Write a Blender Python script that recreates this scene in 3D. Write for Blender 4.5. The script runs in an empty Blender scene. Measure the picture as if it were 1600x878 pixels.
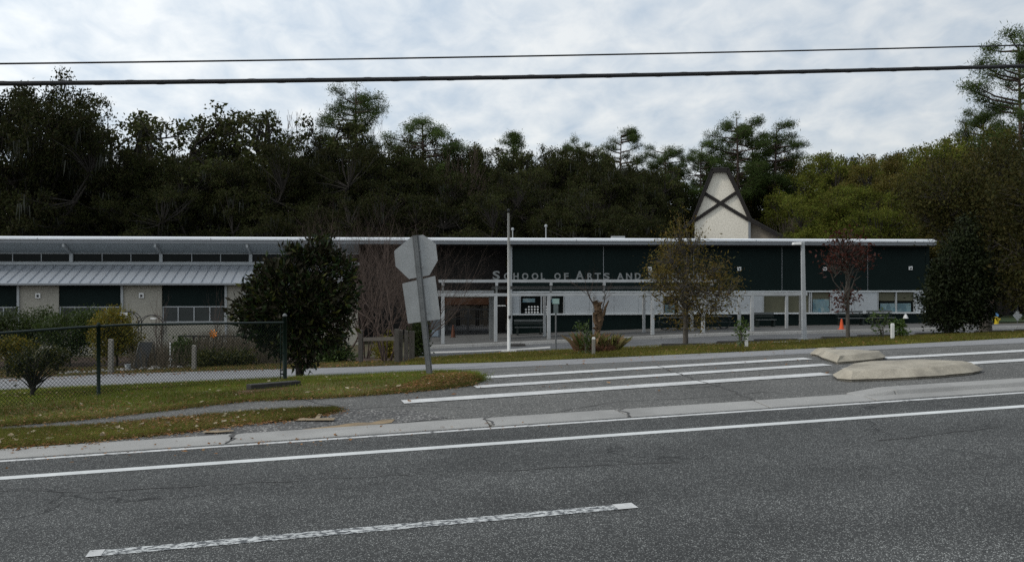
import bpy, bmesh, math, random
import numpy as np
from mathutils import Vector, Matrix

# ------------------------------------------------------------------ camera, sky, sun, exposure
SC = bpy.context.scene
COL = SC.collection
F, CX, HY, CAMZ = 1500.0, 800.0, 425.0, 1.9          # focal length and horizon in photo pixels, eye height
cam_data = bpy.data.cameras.new("camera")
cam_data.sensor_width = 36.0
cam_data.lens = F / 1600.0 * 36.0
cam_data.shift_y = -(439.0 - HY) / 1600.0
cam_data.clip_start = 0.1
cam_data.clip_end = 3000.0
camera = bpy.data.objects.new("camera", cam_data)
camera.location = (0, 0, CAMZ)
camera.rotation_euler = (math.radians(90), 0, 0)
COL.objects.link(camera)
SC.camera = camera

SUN = Vector((-0.74, -0.22, 0.60)).normalized()        # direction towards the veiled sun
SUN_EL = math.asin(SUN.z)
SUN_AZ = math.atan2(SUN.x, SUN.y)
world = bpy.data.worlds.new("World")
SC.world = world
world.use_nodes = True
wn, wl = world.node_tree.nodes, world.node_tree.links
wn.clear()
w_out = wn.new("ShaderNodeOutputWorld")
w_bg = wn.new("ShaderNodeBackground")
w_bg.inputs["Strength"].default_value = 0.1
sky = wn.new("ShaderNodeTexSky")
sky.sky_type = 'NISHITA'
sky.sun_disc = False
sky.sun_elevation = SUN_EL
sky.sun_rotation = SUN_AZ
sky.air_density = 1.0
sky.dust_density = 2.0
w_tc = wn.new("ShaderNodeTexCoord")
w_sep = wn.new("ShaderNodeSeparateXYZ")
wl.new(w_tc.outputs["Generated"], w_sep.inputs[0])
w_den = wn.new("ShaderNodeMath"); w_den.operation = 'ADD'; w_den.inputs[1].default_value = 0.32
w_abs = wn.new("ShaderNodeMath"); w_abs.operation = 'ABSOLUTE'
wl.new(w_sep.outputs["Z"], w_abs.inputs[0]); wl.new(w_abs.outputs[0], w_den.inputs[0])
w_div = wn.new("ShaderNodeVectorMath"); w_div.operation = 'DIVIDE'
w_cmb = wn.new("ShaderNodeCombineXYZ")
for k in range(2): wl.new(w_den.outputs[0], w_cmb.inputs[k])
w_cmb.inputs[2].default_value = 1.0
wl.new(w_tc.outputs["Generated"], w_div.inputs[0]); wl.new(w_cmb.outputs[0], w_div.inputs[1])
w_rot = wn.new("ShaderNodeMapping"); w_rot.inputs["Rotation"].default_value = (0, 0, 0.5); w_rot.inputs["Scale"].default_value = (1.0, 0.75, 0.0)
wl.new(w_div.outputs[0], w_rot.inputs[0])
def w_noise(scale, detail, rough, dist):
    n = wn.new("ShaderNodeTexNoise")
    n.inputs["Scale"].default_value = scale; n.inputs["Detail"].default_value = detail
    n.inputs["Roughness"].default_value = rough; n.inputs["Distortion"].default_value = dist
    wl.new(w_rot.outputs[0], n.inputs["Vector"]); return n
n_big = w_noise(2.2, 4, .5, .3)
n_puff = w_noise(12.0, 6, .55, .3)
w_add = wn.new("ShaderNodeMath"); w_add.operation = 'MULTIPLY_ADD'; w_add.inputs[1].default_value = 0.55
wl.new(n_big.outputs["Fac"], w_add.inputs[0])
w_half = wn.new("ShaderNodeMath"); w_half.operation = 'MULTIPLY'; w_half.inputs[1].default_value = 0.62
wl.new(n_puff.outputs["Fac"], w_half.inputs[0]); wl.new(w_half.outputs[0], w_add.inputs[2])
w_ramp = wn.new("ShaderNodeValToRGB")
w_ramp.color_ramp.elements[0].position = 0.44; w_ramp.color_ramp.elements[0].color = (0, 0, 0, 1)
w_ramp.color_ramp.elements[1].position = 0.73; w_ramp.color_ramp.elements[1].color = (1, 1, 1, 1)
wl.new(w_add.outputs[0], w_ramp.inputs[0])
# a thin veil everywhere, brighter towards the veiled sun
w_dot = wn.new("ShaderNodeVectorMath"); w_dot.operation = 'DOT_PRODUCT'
wl.new(w_tc.outputs["Generated"], w_dot.inputs[0]); w_dot.inputs[1].default_value = SUN
w_glow = wn.new("ShaderNodeMapRange"); w_glow.inputs["From Min"].default_value = -0.5; w_glow.inputs["From Max"].default_value = 1.0
w_glow.inputs["To Min"].default_value = 0.84; w_glow.inputs["To Max"].default_value = 1.55
wl.new(w_dot.outputs["Value"], w_glow.inputs["Value"])
w_cloud = wn.new("ShaderNodeMix"); w_cloud.data_type = 'RGBA'
w_cloud.inputs["A"].default_value = (5.6, 6.55, 7.6, 1)
w_cloud.inputs["B"].default_value = (9.0, 9.3, 9.4, 1)
wl.new(w_ramp.outputs["Color"], w_cloud.inputs["Factor"])
w_lit = wn.new("ShaderNodeVectorMath"); w_lit.operation = 'SCALE'
wl.new(w_cloud.outputs["Result"], w_lit.inputs[0]); wl.new(w_glow.outputs[0], w_lit.inputs["Scale"])
w_mix = wn.new("ShaderNodeMix"); w_mix.data_type = 'RGBA'; w_mix.inputs["Factor"].default_value = 0.88
wl.new(sky.outputs["Color"], w_mix.inputs["A"]); wl.new(w_lit.outputs[0], w_mix.inputs["B"])
wl.new(w_mix.outputs["Result"], w_bg.inputs["Color"])
wl.new(w_bg.outputs[0], w_out.inputs["Surface"])

sun_data = bpy.data.lights.new("sun", 'SUN')
sun_data.energy = 1.7
sun_data.angle = math.radians(10)
sun_data.color = (1.0, 0.95, 0.87)
sun = bpy.data.objects.new("sun", sun_data)
sun.rotation_euler = SUN.to_track_quat('Z', 'Y').to_euler()
sun.location = (-20, 10, 40)
COL.objects.link(sun)

vs = SC.view_settings
vs.view_transform = 'Standard'
vs.look = 'None'
vs.gamma = 1.0
vs.exposure = 0.0
vs.use_curve_mapping = False
SC.cycles.use_denoising = False

# ------------------------------------------------------------------ terrain and measuring helpers
RA = math.radians(12.0)                               # the road runs 12 degrees off square to the view
CR, SR = math.cos(RA), math.sin(RA)
GRADE = 0.032
SB = [-400, 16.6, 26.4, 40.1, 48.9, 54.0, 66.0, 120.0, 400.0]
SZ = [0, 0, -0.80, -1.79, -2.17, -2.2, -2.2, 4.5, 7.0]
AB = [-60.0, 21.0, 80.0]                              # the cross fall eases towards the right
AZ = [-60 * GRADE, 21 * GRADE, 21 * GRADE + 59 * .012]
def ab(x, y): return x * CR + y * SR, -x * SR + y * CR
def xy(a, b): return a * CR - b * SR, a * SR + b * CR
def g(x, y):
    a, b = ab(x, y)
    return float(np.interp(a, AB, AZ)) + float(np.interp(b, SB, SZ))
def gv(x, y):
    a, b = ab(x, y)
    return np.interp(a, AB, AZ) + np.interp(b, SB, SZ)
def at(px, py, dz=0.0):
    """the ground point that lies under a point of the photograph"""
    tx, tz = (px - CX) / F, -(py - HY) / F
    lo = 1.0
    prev = CAMZ
    t = 2.0
    while t < 300:
        h = CAMZ + tz * t - g(tx * t, t) - dz
        if h <= 0:
            lo, hi = t - .25, t
            for _ in range(30):
                m = (lo + hi) / 2
                if CAMZ + tz * m - g(tx * m, m) - dz > 0: lo = m
                else: hi = m
            return Vector((tx * hi, hi, g(tx * hi, hi)))
        t += .25
    return Vector((tx * 100, 100, g(tx * 100, 100)))
def on(px, d):
    """the ground point in a photo column at depth d"""
    x = (px - CX) / F * d
    return Vector((x, d, g(x, d)))
def zat(py, d): return CAMZ - (py - HY) / F * d

# ------------------------------------------------------------------ geometry collector
class Geo:
    def __init__(s): s.ch = []; s.n = 0
    def add(s, v, f):
        v = np.asarray(v, dtype=np.float64).reshape(-1, 3)
        if isinstance(f, np.ndarray) and f.ndim == 2: s.ch.append((v, f + s.n, f.shape[1]))
        else:
            s.ch.append((v, None, 0))
            for q in f: s.ch.append((None, np.asarray(q).reshape(1, -1) + s.n, len(q)))
        s.n += len(v)
        return s
    def box(s, x0, x1, y0, y1, z0, z1):
        v = [(x0,y0,z0),(x1,y0,z0),(x1,y1,z0),(x0,y1,z0),(x0,y0,z1),(x1,y0,z1),(x1,y1,z1),(x0,y1,z1)]
        return s.add(v, np.array([(0,3,2,1),(4,5,6,7),(0,1,5,4),(1,2,6,5),(2,3,7,6),(3,0,4,7)]))
    def hexa(s, bot, top):
        n = len(bot)
        v = [tuple(p) for p in bot] + [tuple(p) for p in top]
        f = [tuple(range(n))[::-1], tuple(range(n, 2 * n))] + [(i, (i+1) % n, n + (i+1) % n, n + i) for i in range(n)]
        return s.add(v, f)
    def tube(s, pts, rad, sides=6, cap=True):
        P = np.array([tuple(p) for p in pts], dtype=float); n = len(P)
        R = np.array([rad] * n if np.isscalar(rad) else rad, dtype=float)
        T = np.gradient(P, axis=0); T /= np.maximum(np.linalg.norm(T, axis=1), 1e-9)[:, None]
        mean = P[-1] - P[0]
        ref = np.array([0, 0, 1.0]) if abs(mean[2]) < .8 * (np.linalg.norm(mean) + 1e-9) else np.array([1.0, 0, 0])
        U = np.cross(T, ref); U /= np.maximum(np.linalg.norm(U, axis=1), 1e-9)[:, None]
        W = np.cross(T, U)
        a = np.arange(sides) * 2 * np.pi / sides
        V = P[:, None, :] + R[:, None, None] * (np.cos(a)[None, :, None] * U[:, None, :] + np.sin(a)[None, :, None] * W[:, None, :])
        i, j = np.meshgrid(np.arange(n - 1), np.arange(sides), indexing='ij')
        q = np.stack([i * sides + j, i * sides + (j + 1) % sides, (i + 1) * sides + (j + 1) % sides, (i + 1) * sides + j], -1).reshape(-1, 4)
        base = s.n
        s.add(V.reshape(-1, 3), q)
        if cap:
            for k, rev in ((0, 0), (n - 1, 1)):
                idx = base + k * sides + np.arange(sides)
                s.ch.append((None, (idx[::-1] if rev else idx).reshape(1, -1), sides))
        return s
    def lathe(s, prof, sides=16, cx=0, cy=0):
        P = [(cx, cy, z) for r, z in prof]
        V = []
        for r, z in prof:
            for k in range(sides):
                t = 2 * math.pi * k / sides
                V.append((cx + r * math.cos(t), cy + r * math.sin(t), z))
        n = len(prof)
        q = [(i*sides + j, i*sides + (j+1) % sides, (i+1)*sides + (j+1) % sides, (i+1)*sides + j) for i in range(n-1) for j in range(sides)]
        base = s.n
        s.add(V, np.array(q))
        s.ch.append((None, (base + np.arange(sides)[::-1]).reshape(1, -1), sides))
        s.ch.append((None, (base + (n-1)*sides + np.arange(sides)).reshape(1, -1), sides))
        return s
    def mesh(s, name, mat, smooth=False):
        V = np.concatenate([c[0] for c in s.ch if c[0] is not None])
        starts, loops, pos = [], [], 0
        for _, f, k in s.ch:
            if f is None: continue
            loops.append(f.reshape(-1)); m = f.shape[0]
            starts.append(pos + np.arange(m) * k); pos += m * k
        L = np.concatenate(loops).astype(np.int32); S = np.concatenate(starts).astype(np.int32)
        me = bpy.data.meshes.new(name)
        me.vertices.add(len(V)); me.vertices.foreach_set("co", V.astype(np.float32).reshape(-1))
        me.loops.add(len(L)); me.loops.foreach_set("vertex_index", L)
        me.polygons.add(len(S)); me.polygons.foreach_set("loop_start", S)
        me.polygons.foreach_set("use_smooth", np.full(len(S), bool(smooth)))
        me.update(calc_edges=True)
        if mat: me.materials.append(mat)
        return me

def put(name, geo, mat=None, parent=None, loc=None, smooth=False, label=None, kind=None, rot=None, bevel=0):
    me = geo if isinstance(geo, bpy.types.Mesh) else geo.mesh(name, mat, smooth)
    o = bpy.data.objects.new(name, me)
    COL.objects.link(o)
    if parent: o.parent = parent
    if loc is not None: o.location = loc
    if rot is not None: o.rotation_euler = rot
    if label: o["label"] = label
    if kind: o["kind"] = kind
    if bevel:
        m = o.modifiers.new("soft_edge", 'BEVEL'); m.width = bevel; m.segments = 2; m.limit_method = 'ANGLE'
    return o
def tag(o, label, cat, group=None, kind=None):
    o["label"] = label; o["category"] = cat
    if group: o["group"] = group
    if kind: o["kind"] = kind
    return o
def thing(name, loc, label, cat, group=None, rz=0.0):
    o = bpy.data.objects.new(name, None)
    COL.objects.link(o)
    o.location = loc; o.rotation_euler = (0, 0, rz)
    o.empty_display_size = .2
    return tag(o, label, cat, group)
def copy_tree(root, loc, rz, scale, label, group=None):
    r = root.copy(); COL.objects.link(r)
    r.location = loc; r.rotation_euler = (0, 0, rz); r.scale = scale if hasattr(scale, '__len__') else (scale,) * 3
    r["label"] = label
    if group: r["group"] = group
    for ch in root.children:
        c = ch.copy(); COL.objects.link(c); c.parent = r
        for gc in ch.children:
            d = gc.copy(); COL.objects.link(d); d.parent = c
    return r

# ------------------------------------------------------------------ materials
def new_mat(name):
    m = bpy.data.materials.new(name); m.use_nodes = True
    nt = m.node_tree; nt.nodes.clear()
    out = nt.nodes.new("ShaderNodeOutputMaterial")
    b = nt.nodes.new("ShaderNodeBsdfPrincipled")
    nt.links.new(b.outputs[0], out.inputs["Surface"])
    return m, nt, b, out
def noise(nt, vec, scale, detail=4, rough=.55, dist=0):
    n = nt.nodes.new("ShaderNodeTexNoise")
    n.inputs["Scale"].default_value = scale; n.inputs["Detail"].default_value = detail
    n.inputs["Roughness"].default_value = rough; n.inputs["Distortion"].default_value = dist
    nt.links.new(vec, n.inputs["Vector"]); return n.outputs["Fac"]
def ramp(nt, fac, stops):
    r = nt.nodes.new("ShaderNodeValToRGB")
    e = r.color_ramp.elements
    while len(e) < len(stops): e.new(.5)
    for k, (p, c) in enumerate(stops):
        e[k].position = p
        e[k].color = (c, c, c, 1) if np.isscalar(c) else (*c, 1)
    nt.links.new(fac, r.inputs[0]); return r.outputs["Color"]
def mixc(nt, fac, a, b, mode='MIX'):
    m = nt.nodes.new("ShaderNodeMix"); m.data_type = 'RGBA'; m.blend_type = mode
    for key, v in (("Factor", fac), ("A", a), ("B", b)):
        if hasattr(v, 'is_linked') or isinstance(v, bpy.types.NodeSocket): nt.links.new(v, m.inputs[key])
        elif np.isscalar(v): m.inputs[key].default_value = v if key == "Factor" else (v, v, v, 1)
        else: m.inputs[key].default_value = (*v, 1)
    return m.outputs["Result"]
def math2(nt, op, a, b):
    m = nt.nodes.new("ShaderNodeMath"); m.operation = op
    for k, v in enumerate((a, b)):
        if isinstance(v, bpy.types.NodeSocket): nt.links.new(v, m.inputs[k])
        else: m.inputs[k].default_value = v
    return m.outputs[0]
def coords(nt, which="Object", scale=None):
    t = nt.nodes.new("ShaderNodeTexCoord")
    if scale is None: return t.outputs[which]
    mp = nt.nodes.new("ShaderNodeMapping"); mp.inputs["Scale"].default_value = scale
    nt.links.new(t.outputs[which], mp.inputs[0]); return mp.outputs[0]
def bump(nt, b, h, strength, dist=.02):
    n = nt.nodes.new("ShaderNodeBump"); n.inputs["Strength"].default_value = strength; n.inputs["Distance"].default_value = dist
    nt.links.new(h, n.inputs["Height"]); nt.links.new(n.outputs[0], b.inputs["Normal"])
def plain(name, c1, c2=None, scale=3.0, rough=.7, metal=0.0, spec=.3, bstr=0.0, bscale=40.0, fine=None, stretch=None, dirt=None):
    """two tones mixed by noise, optional fine grain, dirt blotches and relief"""
    m, nt, b, _ = new_mat(name)
    vec = coords(nt, "Object", stretch)
    c2 = c2 or tuple(x * .8 for x in c1)
    col = mixc(nt, ramp(nt, noise(nt, vec, scale, 6, .6), [(.3, 0), (.7, 1)]), c1, c2)
    if fine:
        col = mixc(nt, 1.0, col, ramp(nt, noise(nt, vec, fine, 2, .6), [(.2, .72), (.8, 1.2)]), 'MULTIPLY')
    if dirt:
        col = mixc(nt, ramp(nt, noise(nt, vec, scale * .37, 5, .65, .6), [(.5, 0), (.72, .75)]), col, dirt)
    nt.links.new(col, b.inputs["Base Color"])
    b.inputs["Roughness"].default_value = rough; b.inputs["Metallic"].default_value = metal
    b.inputs["Specular IOR Level"].default_value = spec
    if bstr: bump(nt, b, noise(nt, vec, bscale, 4, .6), bstr)
    return m
def leaf_mat(name, cols, rough=.6, trans=.25, spec=.12, back=None, vary=.25):
    """leaf colours drawn per leaf, with a shift per plant"""
    m, nt, b, out = new_mat(name)
    geo = nt.nodes.new("ShaderNodeNewGeometry")
    st = [(k / max(1, len(cols) - 1), c) for k, c in enumerate(cols)]
    col = ramp(nt, geo.outputs["Random Per Island"], st)
    big = noise(nt, coords(nt, "Object"), .55, 3, .6)
    col = mixc(nt, 1.0, col, ramp(nt, big, [(.3, 1 - vary), (.7, 1 + vary)]), 'MULTIPLY')
    oi = nt.nodes.new("ShaderNodeObjectInfo")
    col = mixc(nt, 1.0, col, ramp(nt, oi.outputs["Random"], [(0, .78), (1, 1.22)]), 'MULTIPLY')
    if back: col = mixc(nt, geo.outputs["Backfacing"], col, back)
    nt.links.new(col, b.inputs["Base Color"])
    b.inputs["Roughness"].default_value = rough; b.inputs["Specular IOR Level"].default_value = spec
    t = nt.nodes.new("ShaderNodeBsdfTranslucent"); nt.links.new(col, t.inputs[0])
    mx = nt.nodes.new("ShaderNodeMixShader"); mx.inputs[0].default_value = trans
    nt.links.new(b.outputs[0], mx.inputs[1]); nt.links.new(t.outputs[0], mx.inputs[2]); nt.links.new(mx.outputs[0], out.inputs["Surface"])
    return m
def asphalt(name, dark, light, stone, speck=.5, patch=.35, cracks=True, tracks=False, scale=95.0):
    m, nt, b, _ = new_mat(name)
    vec = coords(nt, "Object")
    v = nt.nodes.new("ShaderNodeTexVoronoi"); v.inputs["Scale"].default_value = scale; nt.links.new(vec, v.inputs["Vector"])
    sepc = nt.nodes.new("ShaderNodeSeparateColor"); nt.links.new(v.outputs["Color"], sepc.inputs[0])
    col = mixc(nt, sepc.outputs[0], dark, light)
    stonem = math2(nt, 'GREATER_THAN', sepc.outputs[1], 1 - .16 * speck * 2)
    near = ramp(nt, v.outputs["Distance"], [(.4, 1), (.6, 0)])
    col = mixc(nt, math2(nt, 'MULTIPLY', stonem, near), col, stone)
    mid = noise(nt, vec, .55, 5, .62, .4)
    col = mixc(nt, 1.0, col, ramp(nt, mid, [(.3, 1 - patch), (.7, 1 + patch)]), 'MULTIPLY')
    col = mixc(nt, 1.0, col, ramp(nt, noise(nt, vec, 9, 4, .7), [(.25, .82), (.75, 1.18)]), 'MULTIPLY')
    if tracks:
        sx = nt.nodes.new("ShaderNodeSeparateXYZ")
        rt = nt.nodes.new("ShaderNodeMapping"); rt.inputs["Rotation"].default_value = (0, 0, -RA)
        nt.links.new(vec, rt.inputs[0]); nt.links.new(rt.outputs[0], sx.inputs[0])
        sn = math2(nt, 'SINE', math2(nt, 'MULTIPLY', math2(nt, 'ADD', sx.outputs["Y"], -.15), 2 * math.pi / 1.55), 0)
        wob = math2(nt, 'MULTIPLY', sn, noise(nt, coords(nt, "Object", (.15, .15, .15)), 1.2, 2))
        col = mixc(nt, 1.0, col, ramp(nt, math2(nt, 'MULTIPLY_ADD', wob, .5), [(0, .78), (1, 1.14)]), 'MULTIPLY')
    if cracks:
        wv = nt.nodes.new("ShaderNodeTexVoronoi"); wv.feature = 'DISTANCE_TO_EDGE'; wv.inputs["Scale"].default_value = .42
        warp = nt.nodes.new("ShaderNodeTexNoise"); warp.inputs["Scale"].default_value = 1.7; warp.inputs["Detail"].default_value = 5
        nt.links.new(vec, warp.inputs["Vector"])
        wadd = nt.nodes.new("ShaderNodeVectorMath"); wadd.operation = 'ADD'
        nt.links.new(vec, wadd.inputs[0]); nt.links.new(warp.outputs["Color"], wadd.inputs[1]); nt.links.new(wadd.outputs[0], wv.inputs["Vector"])
        line = ramp(nt, wv.outputs["Distance"], [(.004, 1), (.012, 0)])
        mask = ramp(nt, noise(nt, vec, .3, 3), [(.52, 0), (.62, .75)])
        col = mixc(nt, math2(nt, 'MULTIPLY', line, mask), col, tuple(x * .35 for x in dark))
    nt.links.new(col, b.inputs["Base Color"])
    b.inputs["Roughness"].default_value = .85; b.inputs["Specular IOR Level"].default_value = .25
    bump(nt, b, v.outputs["Distance"], .5, .006)
    return m
def paint(name, c, under, wear, scale=14.0, streak=(1, 1, 1)):
    m, nt, b, _ = new_mat(name)
    vec = coords(nt, "Object", streak)
    w = ramp(nt, noise(nt, vec, scale, 7, .72), [(wear - .05, 0), (wear + .03, 1)])
    col = mixc(nt, w, under, c)
    col = mixc(nt, 1.0, col, ramp(nt, noise(nt, coords(nt, "Object"), 2.3, 5, .7), [(.25, .72), (.7, 1.05)]), 'MULTIPLY')
    col = mixc(nt, 1.0, col, ramp(nt, noise(nt, coords(nt, "Object"), 120, 2, .7), [(.2, .75), (.8, 1.1)]), 'MULTIPLY')
    nt.links.new(col, b.inputs["Base Color"]); b.inputs["Roughness"].default_value = .75; b.inputs["Specular IOR Level"].default_value = .2
    return m

# ------------------------------------------------------------------ the setting: ground, road, pavements
RNG = np.random.default_rng(7)
M = {}
M['road'] = asphalt('road_asphalt', (.018, .0185, .018), (.064, .065, .063), (.29, .295, .28), speck=.5, patch=.24, tracks=True, scale=120.0)
M['apron'] = asphalt('apron_asphalt', (.048, .047, .044), (.115, .113, .106), (.32, .31, .29), speck=.3, patch=.2, scale=70)
M['drive'] = asphalt('drive_asphalt', (.15, .15, .153), (.22, .22, .223), (.30, .30, .30), speck=.2, patch=.14, cracks=False, scale=60)
M['lot'] = asphalt('lot_asphalt', (.048, .049, .05), (.095, .096, .098), (.25, .25, .25), speck=.2, patch=.25, cracks=False, scale=40)
M['gravel'] = asphalt('shoulder_gravel', (.035, .034, .033), (.105, .102, .098), (.30, .29, .27), speck=.6, patch=.3, cracks=False, scale=38)
M['white'] = paint('white_road_paint', (.54, .54, .53), (.13, .13, .13), .39, 20)
M['white_new'] = paint('edge_line_paint', (.58, .59, .58), (.09, .095, .10), .33, 22)
M['white_old'] = paint('flaking_road_paint', (.52, .53, .52), (.075, .08, .085), .51, 26.0, (.8, 1.1, 1))
M['gutter_line'] = paint('chipped_line_paint', (.55, .55, .54), (.12, .12, .12), .42, 9.0)
M['concrete'] = plain('gutter_concrete', (.30, .295, .28), (.235, .23, .22), 1.3, .9, bstr=.3, bscale=55, fine=90, dirt=(.15, .147, .14))
M['island'] = plain('island_concrete', (.36, .325, .26), (.24, .215, .17), 3.4, .9, bstr=.2, bscale=60, fine=45, dirt=(.12, .108, .09))
M['walk'] = plain('walk_concrete', (.42, .41, .39), (.33, .32, .30), .6, .9, fine=30, dirt=(.22, .21, .2))
M['earth'] = plain('leaf_litter_earth', (.060, .048, .030), (.042, .044, .018), .9, .95, bstr=.6, bscale=14, fine=22, dirt=(.085, .055, .03))
M['turf'] = plain('turf_soil', (.085, .098, .016), (.11, .078, .028), 1.7, .95, bstr=.6, bscale=30, fine=45, dirt=(.085, .055, .028))
M['turf_dry'] = plain('dry_turf_soil', (.095, .088, .02), (.13, .08, .032), 2.4, .95, bstr=.6, bscale=30, fine=45, dirt=(.10, .05, .022))
M['mulch'] = plain('bed_mulch', (.045, .026, .016), (.03, .02, .014), 3, .95, bstr=.8, bscale=22, fine=30, dirt=(.07, .045, .03))
M['sand'] = plain('washed_sand', (.26, .19, .11), (.16, .12, .075), 4, .95, fine=60, dirt=(.08, .075, .07))
M['crack'] = plain('crack_filler', (.042, .041, .039), (.062, .06, .058), 5, .8)

def clip_breaks(bm):
    for b in SB[1:-1]:
        x, y = xy(0, b)
        bmesh.ops.bisect_plane(bm, geom=bm.verts[:] + bm.edges[:] + bm.faces[:], plane_co=(x, y, 0), plane_no=(-SR, CR, 0))
    for a in AB:
        x, y = xy(a, 0)
        bmesh.ops.bisect_plane(bm, geom=bm.verts[:] + bm.edges[:] + bm.faces[:], plane_co=(x, y, 0), plane_no=(CR, SR, 0))
def sheet(name, pts, dz, mat, parent=None, kind=None, thick=0.0):
    """a flat layer that follows the terrain, dz above it; thick drops an edge down to the ground"""
    bm = bmesh.new()
    vsx = [bm.verts.new((p[0], p[1], 0)) for p in pts]
    f = bm.faces.new(vsx)
    bmesh.ops.recalc_face_normals(bm, faces=[f])
    if f.normal.z < 0: f.normal_flip()
    bmesh.ops.triangulate(bm, faces=bm.faces[:])
    clip_breaks(bm)
    if thick:
        r = bmesh.ops.extrude_face_region(bm, geom=bm.faces[:])
        top = {v for v in r["geom"] if isinstance(v, bmesh.types.BMVert)}
    for v in bm.verts:
        h = dz if (not thick or v in top) else dz - thick
        v.co.z = g(v.co.x, v.co.y) + h
    me = bpy.data.meshes.new(name); bm.to_mesh(me); bm.free()
    me.materials.append(mat)
    return put(name, me, parent=parent, kind=kind)
def rough(pts, step=.35, amp=.07, seed=1, closed=False):
    r = random.Random(seed); out = []
    P = list(pts) + ([pts[0]] if closed else [])
    for p, q in zip(P[:-1], P[1:]):
        L = math.hypot(q[0]-p[0], q[1]-p[1]); n = max(1, int(L / step))
        for k in range(n):
            t = k / n
            out.append((p[0] + (q[0]-p[0]) * t + r.gauss(0, amp) * (k > 0), p[1] + (q[1]-p[1]) * t + r.gauss(0, amp) * (k > 0)))
    if not closed: out.append((P[-1][0], P[-1][1]))
    return out
def A(*pix): return [tuple(at(*p)[:2]) for p in pix]
def abq(a0, a1, b0, b1): return [xy(a0, b0), xy(a1, b0), xy(a1, b1), xy(a0, b1)]

# one ground sheet out to the horizon
gg = Geo()
AA = [-900.0] + AB + [900.0]
BB = [-400, -60] + SB[1:-1] + [240, 900]
gverts = []
for b in BB:
    for a in AA:
        x, y = xy(a, b); gverts.append((x, y, g(x, y) - .02))
na = len(AA)
gg.add(gverts, np.array([(i*na + j, i*na + j + 1, (i+1)*na + j + 1, (i+1)*na + j) for i in range(len(BB)-1) for j in range(na-1)]))
put('ground', gg, M['earth'], kind='structure')

B_LINE, B_GUT0, B_GUT1 = 11.06, 11.20, 11.76
road = sheet('road', abq(-160, 160, -9, B_GUT0), 0.0, M['road'], kind='structure')
apron = sheet('apron', [xy(-160, B_GUT1)] + [xy(160, B_GUT1)] + [xy(160, 20)] + A((1750, 519), (1600, 527.5), (1400, 538), (1200, 547.5), (1000, 556.5), (800, 565), (640, 570.5), (560, 573.5), (400, 578), (200, 584), (0, 592), (-250, 600)) + [xy(-160, 30)], 0.0, M['apron'], kind='structure')
# paler drive strip that swings off to the left behind the verge
drive = sheet('driveway', A((-250, 625), (0, 610), (100, 606), (200, 602.5), (300, 598.5), (400, 594), (470, 590), (560, 587), (650, 582), (700, 578), (760, 575.5), (900, 569), (1100, 561), (1250, 553), (1400, 545), (1600, 536), (1750, 528), (1750, 519), (1600, 527.5), (1400, 538), (1200, 547.5), (1000, 556.5), (800, 565), (640, 570.5), (560, 573.5), (400, 578), (200, 584), (0, 592), (-250, 600)), 0.005, M['drive'], kind='structure')

# painted lines on the road
b_dash = 7.13
def line(name, p, q, w, mat, parent, dz=.004, seg=1):
    p, q = Vector(p[:2]), Vector(q[:2]); n = (q - p).normalized(); s = Vector((-n.y, n.x)) * w / 2
    return sheet(name, [p - s, q - s, q + s, p + s], dz, mat, parent)
line('edge_line', xy(-160, 10.1), xy(160, 10.1), .16, M['white_new'], road)
line('gutter_line', xy(-160, B_LINE), xy(160, B_LINE), .10, M['gutter_line'], road)
d0, d1 = at(137, 866), at(992, 790)
line('lane_dash', d0, d1, .15, M['white_old'], road)
e0, e1 = Vector(d0[:2]), Vector(d1[:2]); ed = (e1 - e0).normalized()
line('lane_dash_end', e0 + ed * .0, e0 + ed * .10, .16, M['white'], road, .007)
line('lane_dash_end', e1 - ed * .16, e1, .16, M['white'], road, .007)
for (p, q, w) in (((758, 590), (1263, 560.5), .34), ((742, 605), (1293, 570), .32), ((629, 628.5), (1292, 584.5), .36)):
    line('crosswalk_stripe', at(*p), at(*q), w, M['white'], apron, .010)
line('crosswalk_stripe', at(1380, 560), at(1760, 540), .34, M['white'], apron, .010)
line('crosswalk_stripe', at(1490, 569.5), at(1760, 553), .34, M['white'], apron, .010)

def crack(pix, parent, w=.018, dz=.012, seed=3):
    P = rough(A(*pix), .18, .025, seed)
    for_l, for_r = [], []
    rr = random.Random(seed)
    for i, p in enumerate(P):
        q0, q1 = P[max(0, i-1)], P[min(len(P)-1, i+1)]
        t = Vector((q1[0]-q0[0], q1[1]-q0[1])).normalized(); s = Vector((-t.y, t.x)) * w * rr.uniform(.25, .8)
        for_l.append((p[0]-s.x, p[1]-s.y)); for_r.append((p[0]+s.x, p[1]+s.y))
    gq = Geo()
    for i in range(len(P)-1):
        v = [(*q, g(*q) + dz) for q in (for_l[i], for_l[i+1], for_r[i+1], for_r[i])]
        gq.add(v, np.array([(0, 1, 2, 3)]))
    put('crack', gq, M['crack'], parent)
crack([(1010, 570), (1060, 584), (1100, 598), (1150, 612), (1172, 625)], apron, .016, .014, 3)
crack([(0, 767), (60, 766), (130, 770), (250, 762), (330, 757)], road, .016, .004, 4)
crack([(330, 757), (480, 750), (640, 742)], road, .012, .004, 14)
crack([(760, 735), (930, 727), (1060, 722)], road, .014, .004, 5)
crack([(1370, 688), (1420, 684), (1470, 678), (1560, 667)], road, .02, .004, 6)
crack([(460, 622), (545, 640), (640, 634), (720, 636)], apron, .02, .006, 8)
crack([(830, 650), (960, 628), (1120, 620), (1200, 612)], apron, .014, .006, 9)

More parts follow.
